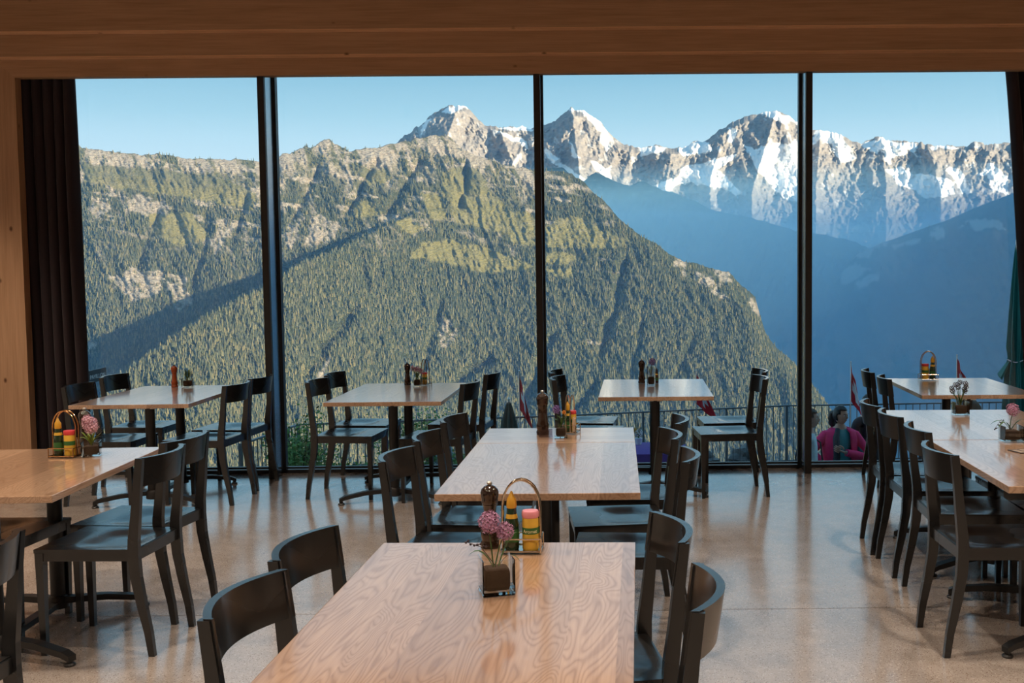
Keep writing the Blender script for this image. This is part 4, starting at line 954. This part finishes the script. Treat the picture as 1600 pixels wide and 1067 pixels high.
# boulders at the terrace edge
stone = M('grey_boulder', rough=.85); sv = stone.noise(stone.co('Object'), 6, 5, .65); stone.set('col', stone.ramp(sv, [(.3, (.07, .08, .085)), (.7, (.23, .24, .24))])); stone.bump(sv, .7, .04)
rs = random.Random(21)
spots = [(-5.6, 14.2), (-5.1, 14.9), (-4.9, 14.0), (-4.2, 14.6), (-3.7, 15.3), (-3.2, 14.9), (-2.7, 15.6), (-2.0, 15.3), (-1.5, 15.7), (-6.2, 13.9), (.75, 16.3), (1.5, 16.5), (2.25, 16.7)]
for k, (x, y) in enumerate(spots):
    bm = BM(); bmesh.ops.create_icosphere(bm, subdivisions=3, radius=1)
    a, b_, c = rs.uniform(.22, .38), rs.uniform(.16, .26), rs.uniform(.13, .22)
    for v in bm.verts:
        d = v.co.copy(); q = 1+.28*math.sin(3*d.x+k)*math.cos(4*d.y+2*k)+.16*math.sin(7*d.z+5*d.x+k); v.co = Vector((d.x*a*q, d.y*b_*q, max(-.45*c, d.z*c*q)))
    o = obj('boulder', bm, stone.m, None, True); o.location = (x, y+.42, GZ+.45*c); o.rotation_euler.z = rs.uniform(0, 3)
    tag(o, 'grey boulder at the terrace edge %s' % ('under the shrubs' if x < -1 else 'at the foot of the railing near the woman'), 'boulder', 'boulders by the shrubs' if x < -1 else 'boulders under the railing')
# shrubs
lm = M('shrub_leaf', rough=.6); lr = lm.noise(lm.co('Object'), 5, 3); lm.set('col', lm.ramp(lr, [(.3, (.05, .13, .035)), (.55, (.12, .26, .05)), (.75, (.28, .42, .08))]))
bark = plain('shrub_bark', (.07, .05, .035), .9)
def shrub(label, x, y, h, r, n, seed, z=GZ, kind='leafy'):
    t = thing('shrub' if kind == 'leafy' else 'spruce_sapling', label, 'shrub' if kind == 'leafy' else 'sapling', (x, y, z)); rg_ = random.Random(seed)
    st, lf = BM(), BM()
    if kind == 'leafy':
        tips = []
        for k in range(9):
            a = k*2.4; q = Vector((math.cos(a)*r*rg_.uniform(.3, .9), math.sin(a)*r*.7*rg_.uniform(.3, .9), h*rg_.uniform(.6, .97)))
            tube(st, [(0, 0, -.05), q*.5+Vector((0, 0, h*.08)), q], [.014, .009, .004], 5); tips.append(q)
        for k in range(n):
            q = rg_.choice(tips); s = rg_.uniform(.25, 1.03); p = q*s + Vector((rg_.gauss(0, r*.20), rg_.gauss(0, r*.18), rg_.gauss(0, h*.07)))
            p.z = max(.03, p.z); d = Vector((rg_.gauss(0, 1), rg_.gauss(0, 1), rg_.gauss(.1, .6))).normalized(); u = d.orthogonal().normalized(); L = rg_.uniform(.035, .065); w = L*.38
            vv = [lf.verts.new(p+e) for e in (-d*L*.5, u*w*.7+d*L*.05, d*L*.55, -u*w*.7+d*L*.05)]; lf.faces.new(vv)
    else:
        tube(st, [(0, 0, -.05), (0, 0, h)], [.016, .004], 6)
        for k in range(26):
            zz = h*(.08+.9*k/26); ln = r*(1-k/27.5)
            for j in range(7):
                a = j*.9+k*.7; q = Vector((math.cos(a)*ln, math.sin(a)*ln, zz+ln*.25)); b0 = Vector((0, 0, zz)); tube(st, [b0, q], [.004, .002], 4)
                for m_ in range(10):
                    c = b0.lerp(q, .2+.8*m_/9); u = Vector((-math.sin(a), math.cos(a), .25))
                    for s in (-1, 1):
                        e = c+u*s*.035+(q-b0).normalized()*.02; lf.faces.new([lf.verts.new(c), lf.verts.new(e), lf.verts.new(c+Vector((0, 0, .007)))])
    obj('branches', st, bark, t); f = obj('foliage', lf, lm.m, t); f['kind'] = 'stuff'
    return t
shrub('tall leafy green shrub standing just left of the railing corner post', -3.95, 13.4, 1.42, .42, 2600, 1)
shrub('rounded leafy shrub overlapping the railing corner', -4.15, 14.2, 1.05, .55, 2400, 2)
shrub('leafy bush spreading above the top rail behind the lavender window table', -2.85, 15.55, 1.12, .75, 2800, 3)
shrub('low yellowish bush behind the balusters under the lavender window table', -1.95, 15.0, .62, .60, 2200, 4)
shrub('low leafy bush at the foot of the railing corner', -3.2, 14.4, .55, .5, 1800, 5)
shrub('low green tuft beside the boulders near the window fin', -4.75, 13.9, .36, .45, 1600, 6)
shrub('little spruce sapling seen below the orange pepper mill table', -6.10, 13.2, 1.30, .32, 0, 7, GZ, 'spruce')
shrub('thin spruce sapling standing behind the plum curtain edge', -6.75, 13.6, 1.25, .30, 0, 8, GZ, 'spruce')

# flags on short poles along the railing
RED = plain('flag_red', (.62, .015, .03), .7); WHT = plain('flag_white', (.78, .78, .80), .7)
def flag(label, x, y, zt_, w, h, turn, lean, seed):
    """a limp square flag with a white cross hanging from the top of a thin pole"""
    t = thing('swiss_flag', label, 'flag', (x, y, GZ), turn); n = 28
    obj('pole', tube(BM(), [(0, 0, 0), (lean, 0, zt_-GZ)], .008, 8), MAT['steel'], t); obj('finial', lathe(BM(), [(.006, 0), (.014, .012), (.006, .026)], 10, (lean, 0, zt_-GZ)), MAT['steel'], t)
    bm = BM(); rg_ = random.Random(seed); vs = []
    for i in range(n+1):                                # i: along the fly, j: down the hoist
        row = []
        for j in range(n+1):
            a, b = i/n, j/n
            # the fly drops: cloth hangs as a narrow bundle, wider towards the bottom
            out = w*a*(.34+.50*b)
            fx = out*(.92+.08*math.cos(3*a+seed))
            fy = .035*min(1, 3*a)*math.sin(a*8+seed+b*1.5)
            z = zt_-GZ-.02 - h*(b*.62 + a*.42*(1-.15*b))
            row.append(bm.verts.new((lean*(z/(zt_-GZ))+fx, fy, z)))
        vs.append(row)
    for i in range(n):
        for j in range(n):
            a, b = (i+.5)/n, (j+.5)/n
            f = bm.faces.new((vs[i][j], vs[i+1][j], vs[i+1][j+1], vs[i][j+1])); f.smooth = True
            cr_ = (.40 < a < .60 and .19 < b < .81) or (.19 < a < .81 and .40 < b < .60)
            f.material_index = 1 if cr_ else 0
    o = obj('cloth', bm, [RED, WHT], t); md = o.modifiers.new('t', 'SOLIDIFY'); md.thickness = .003
flag('limp red flag with white cross hanging beside the closed dark parasol', -1.27, 15.45, .19, .26, .86, .2, .0, 1)
flag('red flag with white cross behind the violet flower window table', 1.38, 16.05, .12, .46, .78, .4, .0, 2)
flag('limp red flag with white cross above the woman in the red cardigan', 3.84, 16.45, .19, .28, .92, .1, .0, 5)
flag('red flag with white cross behind the caddy-only window table', 5.52, 16.5, .28, .42, .80, .15, .0, 3)

# closed parasols
def parasol(label, x, y, z0, z1, r, mat, tie=None):
    t = thing('closed_parasol', label, 'parasol', (x, y, GZ))
    obj('pole', lathe(BM(), [(.022, .05), (.022, z1-GZ)], 14), MAT['steel'], t); obj('base', lathe(BM(), [(.24, 0), (.25, .03), (.22, .06), (.04, .07)], 24), MAT['iron'], t, True)
    bm = BM(); n = 48; rings = []
    for k in range(26):
        s = k/25; z = (z1-GZ)*(1-s)+(z0-GZ)*s; rr = r*(.10+.9*min(1, s*1.25)**.75)
        if tie: rr *= 1-.42*math.exp(-((z+GZ-tie)/.05)**2)
        rings.append([((rr*(1+.22*math.cos(8*(2*PI*i/n)+.5*s)))*math.cos(2*PI*i/n), (rr*(1+.22*math.cos(8*(2*PI*i/n)+.5*s)))*math.sin(2*PI*i/n), z) for i in range(n)])
    loft(bm, rings); obj('folded_canopy', bm, mat, t, True)
    obj('finial', lathe(BM(), [(.012, z1-GZ), (.020, z1-GZ+.02), (.006, z1-GZ+.05)], 12), MAT['steel'], t, True)
    if tie:
        obj('tie_cord', tube(BM(), [(r*.66*math.cos(a*PI/8), r*.66*math.sin(a*PI/8), tie-GZ+.012*math.sin(a)) for a in range(16)], .006, 6, True), WHT, t)
        b = BM(); loft(b, [[(-r*.6, -.03, tie-GZ), (-r*.6, .03, tie-GZ), (-r*.55, .03, tie-GZ-.01), (-r*.55, -.03, tie-GZ-.01)], [(-r*1.35, -.05, tie-GZ-.17), (-r*1.35, .05, tie-GZ-.14), (-r*1.25, .05, tie-GZ-.17), (-r*1.25, -.05, tie-GZ-.20)]]); obj('loose_flap', b, mat, t)
parasol('closed teal green parasol tied with a white cord next to the plum curtain', 4.30, 11.0, -.62, 1.92, .13, plain('teal_canvas', (.015, .19, .165), .75), .66)
parasol('small closed dark green parasol beside a red flag', -1.22, 13.2, -.55, .03, .11, plain('dark_green_canvas', (.02, .055, .05), .8))
pl_ = thing('leaning_pole', 'pale metal pole leaning beside the teal parasol', 'pole', (3.92, 9.9, GZ)); obj('tube', tube(BM(), [(0, 0, 0), (.55, 0, 3.0)], .022, 10), plain('pale_metal', (.45, .46, .47), .4), pl_); obj('end_cap', lathe(BM(), [(.026, 0), (.026, .03)], 10), MAT['iron'], pl_)

# purple outdoor table with a few things on it
pc = plain('purple_cloth', (.13, .055, .27), .85)
ot = thing('outdoor_table', 'outdoor table on the terrace for the purple tablecloth', 'table', (.62, 14.3, GZ))
obj('top', box(BM(), -.46, .46, -.48, .48, .70, .73), MAT['iron'], ot)
for sx_ in (-1, 1):
    for sy_ in (-1, 1): obj('leg', tube(BM(), [(sx_*.42, sy_*.43, 0), (sx_*.42, sy_*.43, .70)], .018, 8), MAT['iron'], ot)
b = BM(); rings = []
n = 80
for s, z in ((0.0, .7345), (.98, .7345), (1.0, .730), (1.03, .55), (1.05, .30)):
    rg2 = []
    for k in range(n):
        a = 2*PI*k/n; q = 1/max(abs(math.cos(a)), abs(math.sin(a))); wv = 1 + (0 if z > .7 else .035*math.sin(13*a))
        rg2.append((.475*s*q*math.cos(a)*wv, .495*s*q*math.sin(a)*wv, z))
    if s > 0: rings.append(rg2)
loft(b, rings, True, False); b.faces.new([v for v in list(b.verts)[:n]])
tcl = obj('tablecloth', b, pc, None, True); tcl.location = (.62, 14.3, GZ); tag(tcl, 'purple cloth draped over the outdoor table', 'tablecloth')
pt = thing('flower_pot', 'small pot of white and yellow flowers on the purple cloth', 'flower pot', (.45, 14.60, GZ+.7355)); obj('pot', lathe(BM(), [(.04, 0), (.055, .09)], 14), WHT, pt, True)
f1 = BM(); florets(f1, (0, 0, .16), .055, 40, random.Random(3), .02); obj('white_blossoms', f1, WHT, pt); f2 = BM(); florets(f2, (-.05, 0, .20), .03, 24, random.Random(4), .016); obj('yellow_blossoms', f2, CAPY, pt)
lv = BM()
for k in range(12): leaf_blade(lv, (0, 0, .08), (math.cos(k)*.05, math.sin(k)*.05, .14), (math.cos(k)*.10, math.sin(k)*.10, .14+.1*(k % 3)), .008)
obj('leaves', lv, MAT['leaf'], pt)
nk = thing('paper_napkin', 'crumpled white napkin lying on the purple cloth', 'napkin', (.66, 14.15, GZ+.7355)); bm = BM(); bmesh.ops.create_icosphere(bm, subdivisions=3, radius=.06)
for v in bm.verts: q = 1+.3*math.sin(40*v.co.x)*math.cos(37*v.co.y); v.co = Vector((v.co.x*q*1.4, v.co.y*q, max(0, v.co.z*.5*q+.012)))
obj('crumpled_paper', bm, WHT, nk)
# sign
sg = thing('pavilion_sign', 'dark outdoor sign board lettered PAVILLON in white', 'sign', (-4.75, 9.8, GZ), PI/2+.09)
obj('board', box(BM(), -.34, .265, -.012, .012, 2.145, 2.260), plain('sign_blue_black', (.012, .020, .032), .5), sg); obj('post', box(BM(), -.17, -.13, .012, .05, 0, 2.15), MAT['iron'], sg)
cu_ = bpy.data.curves.new('lettering', 'FONT'); cu_.body = 'PAVILLON'; cu_.size = .080; cu_.align_x = 'RIGHT'; cu_.extrude = .001
tmp = bpy.data.objects.new('tmp', cu_); COL.objects.link(tmp); bpy.context.view_layer.update()
me = bpy.data.meshes.new_from_object(tmp.evaluated_get(bpy.context.evaluated_depsgraph_get())); bpy.data.objects.remove(tmp)
for v in me.vertices: v.co = (v.co.x+.235, -.0135-v.co.z, 2.180+v.co.y*.68)
link('lettering', me, plain('sign_white', (.93, .93, .93), .6), sg)

# ------------------------------------------------------------------ people on the terrace
def skinned(name, verts, edges, radii, mat, parent, sub=2, root=0):
    me = bpy.data.meshes.new('tmp'); me.from_pydata([tuple(v) for v in verts], edges, [])
    o = bpy.data.objects.new('tmp', me); COL.objects.link(o)
    md = o.modifiers.new('s', 'SKIN'); md.use_smooth_shade = True
    for i, d in enumerate(me.skin_vertices[0].data): d.radius = radii[i] if isinstance(radii[i], tuple) else (radii[i], radii[i]); d.use_root = (i == root)
    ss = o.modifiers.new('b', 'SUBSURF'); ss.levels = sub; ss.render_levels = sub
    bpy.context.view_layer.update()
    ev = o.evaluated_get(bpy.context.evaluated_depsgraph_get()); m2 = bpy.data.meshes.new_from_object(ev)
    bpy.data.objects.remove(o); bpy.data.meshes.remove(me)
    m2.name = name; m2.polygons.foreach_set('use_smooth', [True]*len(m2.polygons))
    return link(name, m2, mat, parent)

SK1 = plain('skin_warm', (.66, .40, .29), .5); SK2 = plain('skin_light', (.72, .48, .37), .5); HAIR = plain('black_hair', (.010, .008, .009), .4); HAIRB = plain('brown_hair', (.09, .05, .025), .5)

def head_mesh(bm, c, k, yaw, pitch=0):
    """a head with brow, nose, lips, chin and ears; local face direction is -y before turning"""
    q = Quaternion((0, 0, 1), yaw) @ Quaternion((1, 0, 0), pitch); c = Vector(c)
    s = bmesh.ops.create_uvsphere(bm, u_segments=28, v_segments=22, radius=1.0)
    for v in s['verts']:
        d = v.co.copy(); x, y, z = d.x*.073, d.y*.092, d.z*.112
        f = max(0, -d.y)
        if d.z < -.1: x *= 1-.30*min(1, (-d.z-.1)); y *= 1-.10*(-d.z)
        if d.z < 0 and d.y < 0: y -= .010*(-d.z)                               # chin and jaw
        g = lambda cx, cz, wx, wz: math.exp(-((d.x-cx)/wx)**2-((d.z-cz)/wz)**2)*(1 if d.y < 0 else 0)
        y -= .022*g(0, -.16, .16, .13) + .010*g(0, .03, .12, .2)               # nose
        y += .010*g(.36, .04, .2, .12) + .010*g(-.36, .04, .2, .12)            # eye sockets
        y -= .006*g(0, .22, .6, .1)                                            # brow
        y -= .007*g(0, -.44, .26, .06) + .006*g(0, -.55, .22, .06)             # lips
        y -= .008*g(0, -.78, .25, .14)
        v.co = c + (q @ Vector((x, y, z)))*k
    for sx in (-1, 1):                                                          # ears
        e = bmesh.ops.create_uvsphere(bm, u_segments=10, v_segments=8, radius=1.0)
        for v in e['verts']: v.co = c + (q @ Vector((sx*.074+v.co.x*.010, .008+v.co.y*.018, -.008+v.co.z*.030)))*k
    return q
def head(parent, c, k, yaw, pitch, skin, hair, style):
    bm = BM(); q = head_mesh(bm, c, k, yaw, pitch); h = obj('head', bm, skin, parent, True); c = Vector(c)
    for sx in (-1, 1):
        e = BM(); bmesh.ops.create_uvsphere(e, u_segments=12, v_segments=8, radius=.0100*k, matrix=Matrix.Translation(c+(q @ Vector((sx*.030, -.0755, .006)))*k)); obj('eye', e, WHT, h, True)
        e = BM(); bmesh.ops.create_uvsphere(e, u_segments=10, v_segments=6, radius=.0062*k, matrix=Matrix.Translation(c+(q @ Vector((sx*.030, -.0810, .006)))*k)); obj('iris', e, HAIR, h, True)
        b = BM(); tube(b, [c+(q @ Vector((sx*x, y, z)))*k for x, y, z in ((.014, -.094, .024), (.032, -.091, .030), (.050, -.078, .024))], [.0028*k, .0034*k, .002*k], 6); obj('eyebrow', b, hair, h)
    b = BM(); tube(b, [c+(q @ Vector((x, y, -.057)))*k for x, y in ((-.022, -.082), (0, -.094), (.022, -.082))], [.002*k, .005*k, .002*k], 6); obj('lips', b, plain('lips', (.33, .09, .08), .45), h)
    hb = BM(); s = bmesh.ops.create_uvsphere(hb, u_segments=30, v_segments=22, radius=1.0)
    for v in list(s['verts']):
        d = v.co.copy(); front = -d.y
        if (front > .55 and d.z < .42) or (front > .15 and d.z < .05) or (d.z < -.55 and front > -.2): hb.verts.remove(v); continue
        w = 1 + .035*math.sin(9*d.x+5*d.z)*math.cos(7*d.y)
        v.co = c + (q @ Vector((d.x*.081*w, d.y*.101*w+.004, d.z*.119*w+.004)))*k
    o = obj('hair', hb, hair, parent, True); md = o.modifiers.new('t', 'SOLIDIFY'); md.thickness = .010*k; md.offset = 0
    if style == 'ponytail':
        pb = BM(); tube(pb, [c+(q @ Vector(p))*k for p in ((0, .085, .03), (.012, .135, .01), (.02, .150, -.06), (.02, .135, -.14), (.015, .12, -.19))], [.030*k, .045*k, .052*k, .040*k, .012*k], 12); obj('ponytail', pb, hair, o, True)
    if style == 'long':
        pb = BM(); tube(pb, [c+(q @ Vector(p))*k for p in ((0, .04, .06), (0, .075, -.02), (0, .095, -.14), (0, .10, -.27), (0, .10, -.36))], [.075*k, .088*k, .092*k, .085*k, .03*k], 14); obj('long_hair', pb, hair, o, True)
    return h

def hand(parent, wrist, direction, palm_n, k, skin, curl=.5):
    """palm and five separate bent fingers"""
    w = Vector(wrist); d = Vector(direction).normalized(); n = Vector(palm_n); n = (n-d*n.dot(d)).normalized(); s = d.cross(n)
    vs, es, rs_ = [], [], []
    def add(p, r, par=None):
        vs.append(p); rs_.append(r)
        if par is not None: es.append((par, len(vs)-1))
        return len(vs)-1
    a = add(w, (.021*k, .016*k)); b_ = add(w+d*.045*k, (.034*k, .014*k), a); c_ = add(w+d*.078*k, (.036*k, .012*k), b_)
    bodyh = skinned('hand', vs, es, rs_, skin, parent, 2)
    fb = []
    for j, ln in enumerate((.068, .076, .071, .056)):
        off = (j-1.5)*.0195*k; p0 = w+d*.080*k+s*off; pts = [p0-d*.012*k]; ang = 0; p = p0
        for seg in (.45, .32, .23):
            pts.append(p); ang += curl*.75; p = p+(d*math.cos(ang)-n*math.sin(ang)*-1)*ln*seg*k
        pts.append(p)
        fb.append(obj('finger', tube(BM(), pts, [.0085*k, .0085*k, .008*k, .0075*k, .005*k], 8), skin, bodyh, True))
    p0 = w+d*.03*k+s*-.030*k; obj('thumb', tube(BM(), [p0, p0-s*.020*k+d*.022*k+n*.006*k, p0-s*.022*k+d*.052*k+n*.016*k, p0-s*.014*k+d*.070*k+n*.020*k], [.011*k, .0105*k, .009*k, .006*k], 8), skin, bodyh, True)
    return bodyh

def person(label, loc, rz, H, skin, hair, style, top, trousers, shoes, armR, armL, head_yaw=0, head_pitch=0, width=1.0, wide=1.0):
    """standing figure facing -y. armR / armL: (elbow, wrist, hand direction, palm normal) in body coordinates scaled by H"""
    t = thing('person', label, 'person', loc, rz); k = H/1.7
    Vv = lambda *p: Vector(p)*k
    v, e, r = [], [], []
    def add(p, rad, par=None):
        v.append(p); r.append(rad)
        if par is not None: e.append((par, len(v)-1))
        return len(v)-1
    W_ = width
    pel = add(Vv(0, 0, .93), (.150*k*W_, .115*k*wide)); wst = add(Vv(0, -.005, 1.08), (.140*k*W_, .110*k*wide), pel); che = add(Vv(0, 0, 1.27), (.150*k*W_, .118*k*wide), wst)
    sho = add(Vv(0, .01, 1.40), (.115*k, .085*k), che); nk_ = add(Vv(0, .005, 1.47), (.056*k, .056*k), sho); nt_ = add(Vv(0, -.01, 1.54), (.050*k, .052*k), nk_)
    hands = []
    for s, arm in ((-1, armR), (1, armL)):
        a0 = add(Vv(s*.175*W_, .01, 1.385), (.062*k, .062*k), sho); el = add(Vv(*arm[0]), (.046*k, .046*k), a0); mid = add((Vv(*arm[0])+Vv(*arm[1]))*.5, (.042*k, .042*k), el); wr = add(Vv(*arm[1]), (.030*k, .028*k), mid)
        hands.append((Vv(*arm[1]), arm[2], arm[3]))
    for s in (-1, 1):
        hp = add(Vv(s*.092*W_, 0, .86), (.098*k*W_, .098*k*wide), pel); kn = add(Vv(s*.098, -.012, .49), (.066*k, .066*k), hp); cf = add(Vv(s*.10, .01, .33), (.062*k, .062*k), kn); an = add(Vv(s*.10, .015, .075), (.042*k, .042*k), cf)
        to = add(Vv(s*.112, -.10, .035), (.042*k, .030*k), an); add(Vv(s*.116, -.165, .028), (.034*k, .022*k), to)
    body = skinned('body', v, e, r, [top, trousers, shoes, skin], t, 2, 0)
    for p in body.data.polygons:
        z = p.center.z/k; x = abs(p.center.x)/k
        if z < .105: p.material_index = 2
        elif z < .90 and x < .26*max(1, W_) and p.center.y > -.22*k and not any((p.center-hh[0]).length < .17*k for hh in hands): p.material_index = 1
        elif z > 1.455: p.material_index = 3
        else: p.material_index = 0
        if any((p.center-hh[0]).length < .028*k for hh in hands): p.material_index = 3
    for hh in hands: hand(t, hh[0], hh[1], hh[2], k, skin)
    head(t, Vv(0, -.022, 1.617), k*.98, head_yaw, head_pitch, skin, hair, style)
    return t, k, body
TEAL = plain('teal_shirt', (.10, .48, .52), .8); MAG = plain('magenta_knit', (.88, .035, .16), .85); DK = plain('dark_cloth', (.012, .014, .022), .8); JEANS = plain('dark_jeans', (.02, .03, .05), .85); SHOE = plain('dark_shoe', (.02, .018, .018), .5); LBL = plain('pale_blue_shirt', (.66, .84, .97), .8)

# woman in the red cardigan
t, k, body = person('woman in a magenta cardigan and teal top, one hand at her chest, glancing aside', (2.66, 11.9, GZ), .10, 1.56, SK1, HAIR, 'ponytail', TEAL, DK, SHOE,
    ((-.36, -.02, 1.17), (-.22, -.16, .99), (.5, -.6, -.5), (.3, .5, 0)), ((.30, -.10, 1.10), (-.02, -.24, 1.19), (-.85, -.1, .35), (.2, 1, .1)), .62, .05, 1.0, 1.12)
def cardigan(t, k, mat):
    c = BM(); rings = []
    n = 40
    for z, rx, ry, gap in ((1.455, .10, .085, .55), (1.41, .195, .120, .45), (1.33, .212, .152, .42), (1.20, .208, .158, .45), (1.05, .206, .162, .50), (.90, .216, .172, .50), (.75, .222, .176, .52), (.62, .226, .178, .54)):
        rg2 = []
        for i in range(n+1):
            a = -PI/2 + gap + (2*PI-2*gap)*i/n; wv = 1+.02*math.sin(9*a+z*6)
            rg2.append(Vector((rx*math.cos(a)*wv, ry*math.sin(a)*wv, z))*k)
        rings.append(rg2)
    vr = [[c.verts.new(p) for p in r_] for r_ in rings]
    for a, b in zip(vr[:-1], vr[1:]):
        for i in range(n): c.faces.new((a[i], a[i+1], b[i+1], b[i]))
    o = obj('cardigan', c, mat, t, True); md = o.modifiers.new('t', 'SOLIDIFY'); md.thickness = .012; md.offset = 1
    return o
cg = cardigan(t, k, MAG)
def sleeve(parent, pts, rad, mat): obj('sleeve', tube(BM(), pts, rad, 14), mat, parent, True)
K_ = lambda *p: Vector(p)*k
sleeve(cg, [K_(-.115, .01, 1.395), K_(-.185, .005, 1.37), K_(-.265, -.005, 1.29), K_(-.36, -.02, 1.17), K_(-.29, -.09, 1.08), K_(-.235, -.145, 1.005)], [.050*k, .066*k, .064*k, .058*k, .052*k, .044*k], MAG)
sleeve(cg, [K_(.115, .01, 1.395), K_(.185, -.005, 1.365), K_(.25, -.045, 1.26), K_(.30, -.10, 1.10), K_(.14, -.19, 1.145), K_(.005, -.238, 1.185)], [.050*k, .066*k, .066*k, .062*k, .054*k, .044*k], MAG)
sc = BM(); tube(sc, [K_(-.055, -.07, 1.45), K_(-.10, -.15, 1.36), K_(-.10, -.185, 1.15), K_(-.12, -.20, .92), K_(-.14, -.20, .72)], [.03*k, .04*k, .042*k, .045*k, .05*k], 10); obj('scarf', sc, plain('grey_scarf', (.045, .06, .075), .9), t, True)
for s in (-1, 1):
    er = BM(); bmesh.ops.create_uvsphere(er, u_segments=8, v_segments=6, radius=.011, matrix=Matrix.Translation(K_(.07*s*math.cos(.62)-.0, -.02+.07*s*math.sin(.62)+.01, 1.555))); obj('earring', er, plain('pearl', (.8, .78, .7), .3), t, True)

# person in pale blue, standing in profile beside her
t, k, body = person('person in a pale blue shirt with a dark shoulder strap, seen in profile', (2.225, 11.5, GZ), 1.25, 1.58, SK2, HAIRB, 'short', LBL, JEANS, SHOE,
    ((-.25, .02, 1.12), (-.20, -.14, .90), (.1, -.5, -.8), (1, 0, 0)), ((.26, .02, 1.12), (.20, -.16, .92), (-.1, -.5, -.8), (-1, 0, 0)), 0.0, 0, 1.0, 1.0)
stp = BM(); tube(stp, [Vector(p)*k for p in ((.12, .06, 1.45), (.10, -.125, 1.32), (-.02, -.165, 1.12), (-.15, -.13, .95), (-.17, .06, .92), (-.05, .15, 1.15), (.10, .10, 1.40))], .010, 6, True); obj('shoulder_strap', stp, DK, t)
wl = thing('pink_purse', 'bright pink purse held by the person in pale blue', 'purse', (2.44, 11.52, GZ+.735), 1.25)
obj('pouch', box(BM(), -.05, .05, -.02, .02, -.05, .05, .012), plain('pink_leather', (.75, .03, .25), .45), wl); obj('zip', box(BM(), -.045, .045, -.003, .003, .0505, .054), MAT['steel'], wl)

# dark figure behind the chairs, and two whose heads show between the right-hand tables
t, k, body = person('person in a dark jacket beside the woman in the magenta cardigan, partly behind chairs', (3.13, 12.5, GZ), .5, 1.62, SK1, HAIR, 'short', DK, DK, SHOE,
    ((-.25, .03, 1.12), (-.22, -.08, .88), (0, -.3, -1), (1, 0, 0)), ((.25, .03, 1.12), (.22, -.08, .88), (0, -.3, -1), (-1, 0, 0)), .3, 0, 1.05, 1.05)
pn = M('patterned_bag_cloth', rough=.8); vo = pn.n('TexVoronoi', Vector=pn.co('Object'), Scale=38.0); pn.set('col', pn.ramp(vo.outputs['Distance'], [(.25, (.75, .76, .80)), (.45, (.03, .05, .12))]))
bg_ = thing('patterned_bag', 'blue and white patterned bag hanging beside the dark jacket', 'bag', (2.98, 12.22, GZ+.38), .3); obj('bag_body', box(BM(), -.06, .06, -.05, .05, 0, .48, .025), pn.m, bg_); obj('bag_strap', tube(BM(), [(-.05, 0, .47), (-.03, 0, .60), (.03, 0, .60), (.05, 0, .47)], .008, 6), DK, bg_)
person('dark-haired person whose crown shows behind the dried flower vase', (3.46, 10.7, GZ), 2.6, 1.635, SK1, HAIR, 'short', DK, JEANS, SHOE,
    ((-.25, .02, 1.12), (-.22, -.06, .88), (0, -.2, -1), (1, 0, 0)), ((.25, .02, 1.12), (.22, -.06, .88), (0, -.2, -1), (-1, 0, 0)))
person('long dark-haired person seen from behind below the caddy-only window table', (3.82, 10.9, GZ), 3.0, 1.72, SK2, HAIRB, 'long', DK, JEANS, SHOE,
    ((-.25, .02, 1.12), (-.22, -.06, .88), (0, -.2, -1), (1, 0, 0)), ((.25, .02, 1.12), (.22, -.06, .88), (0, -.2, -1), (-1, 0, 0)))
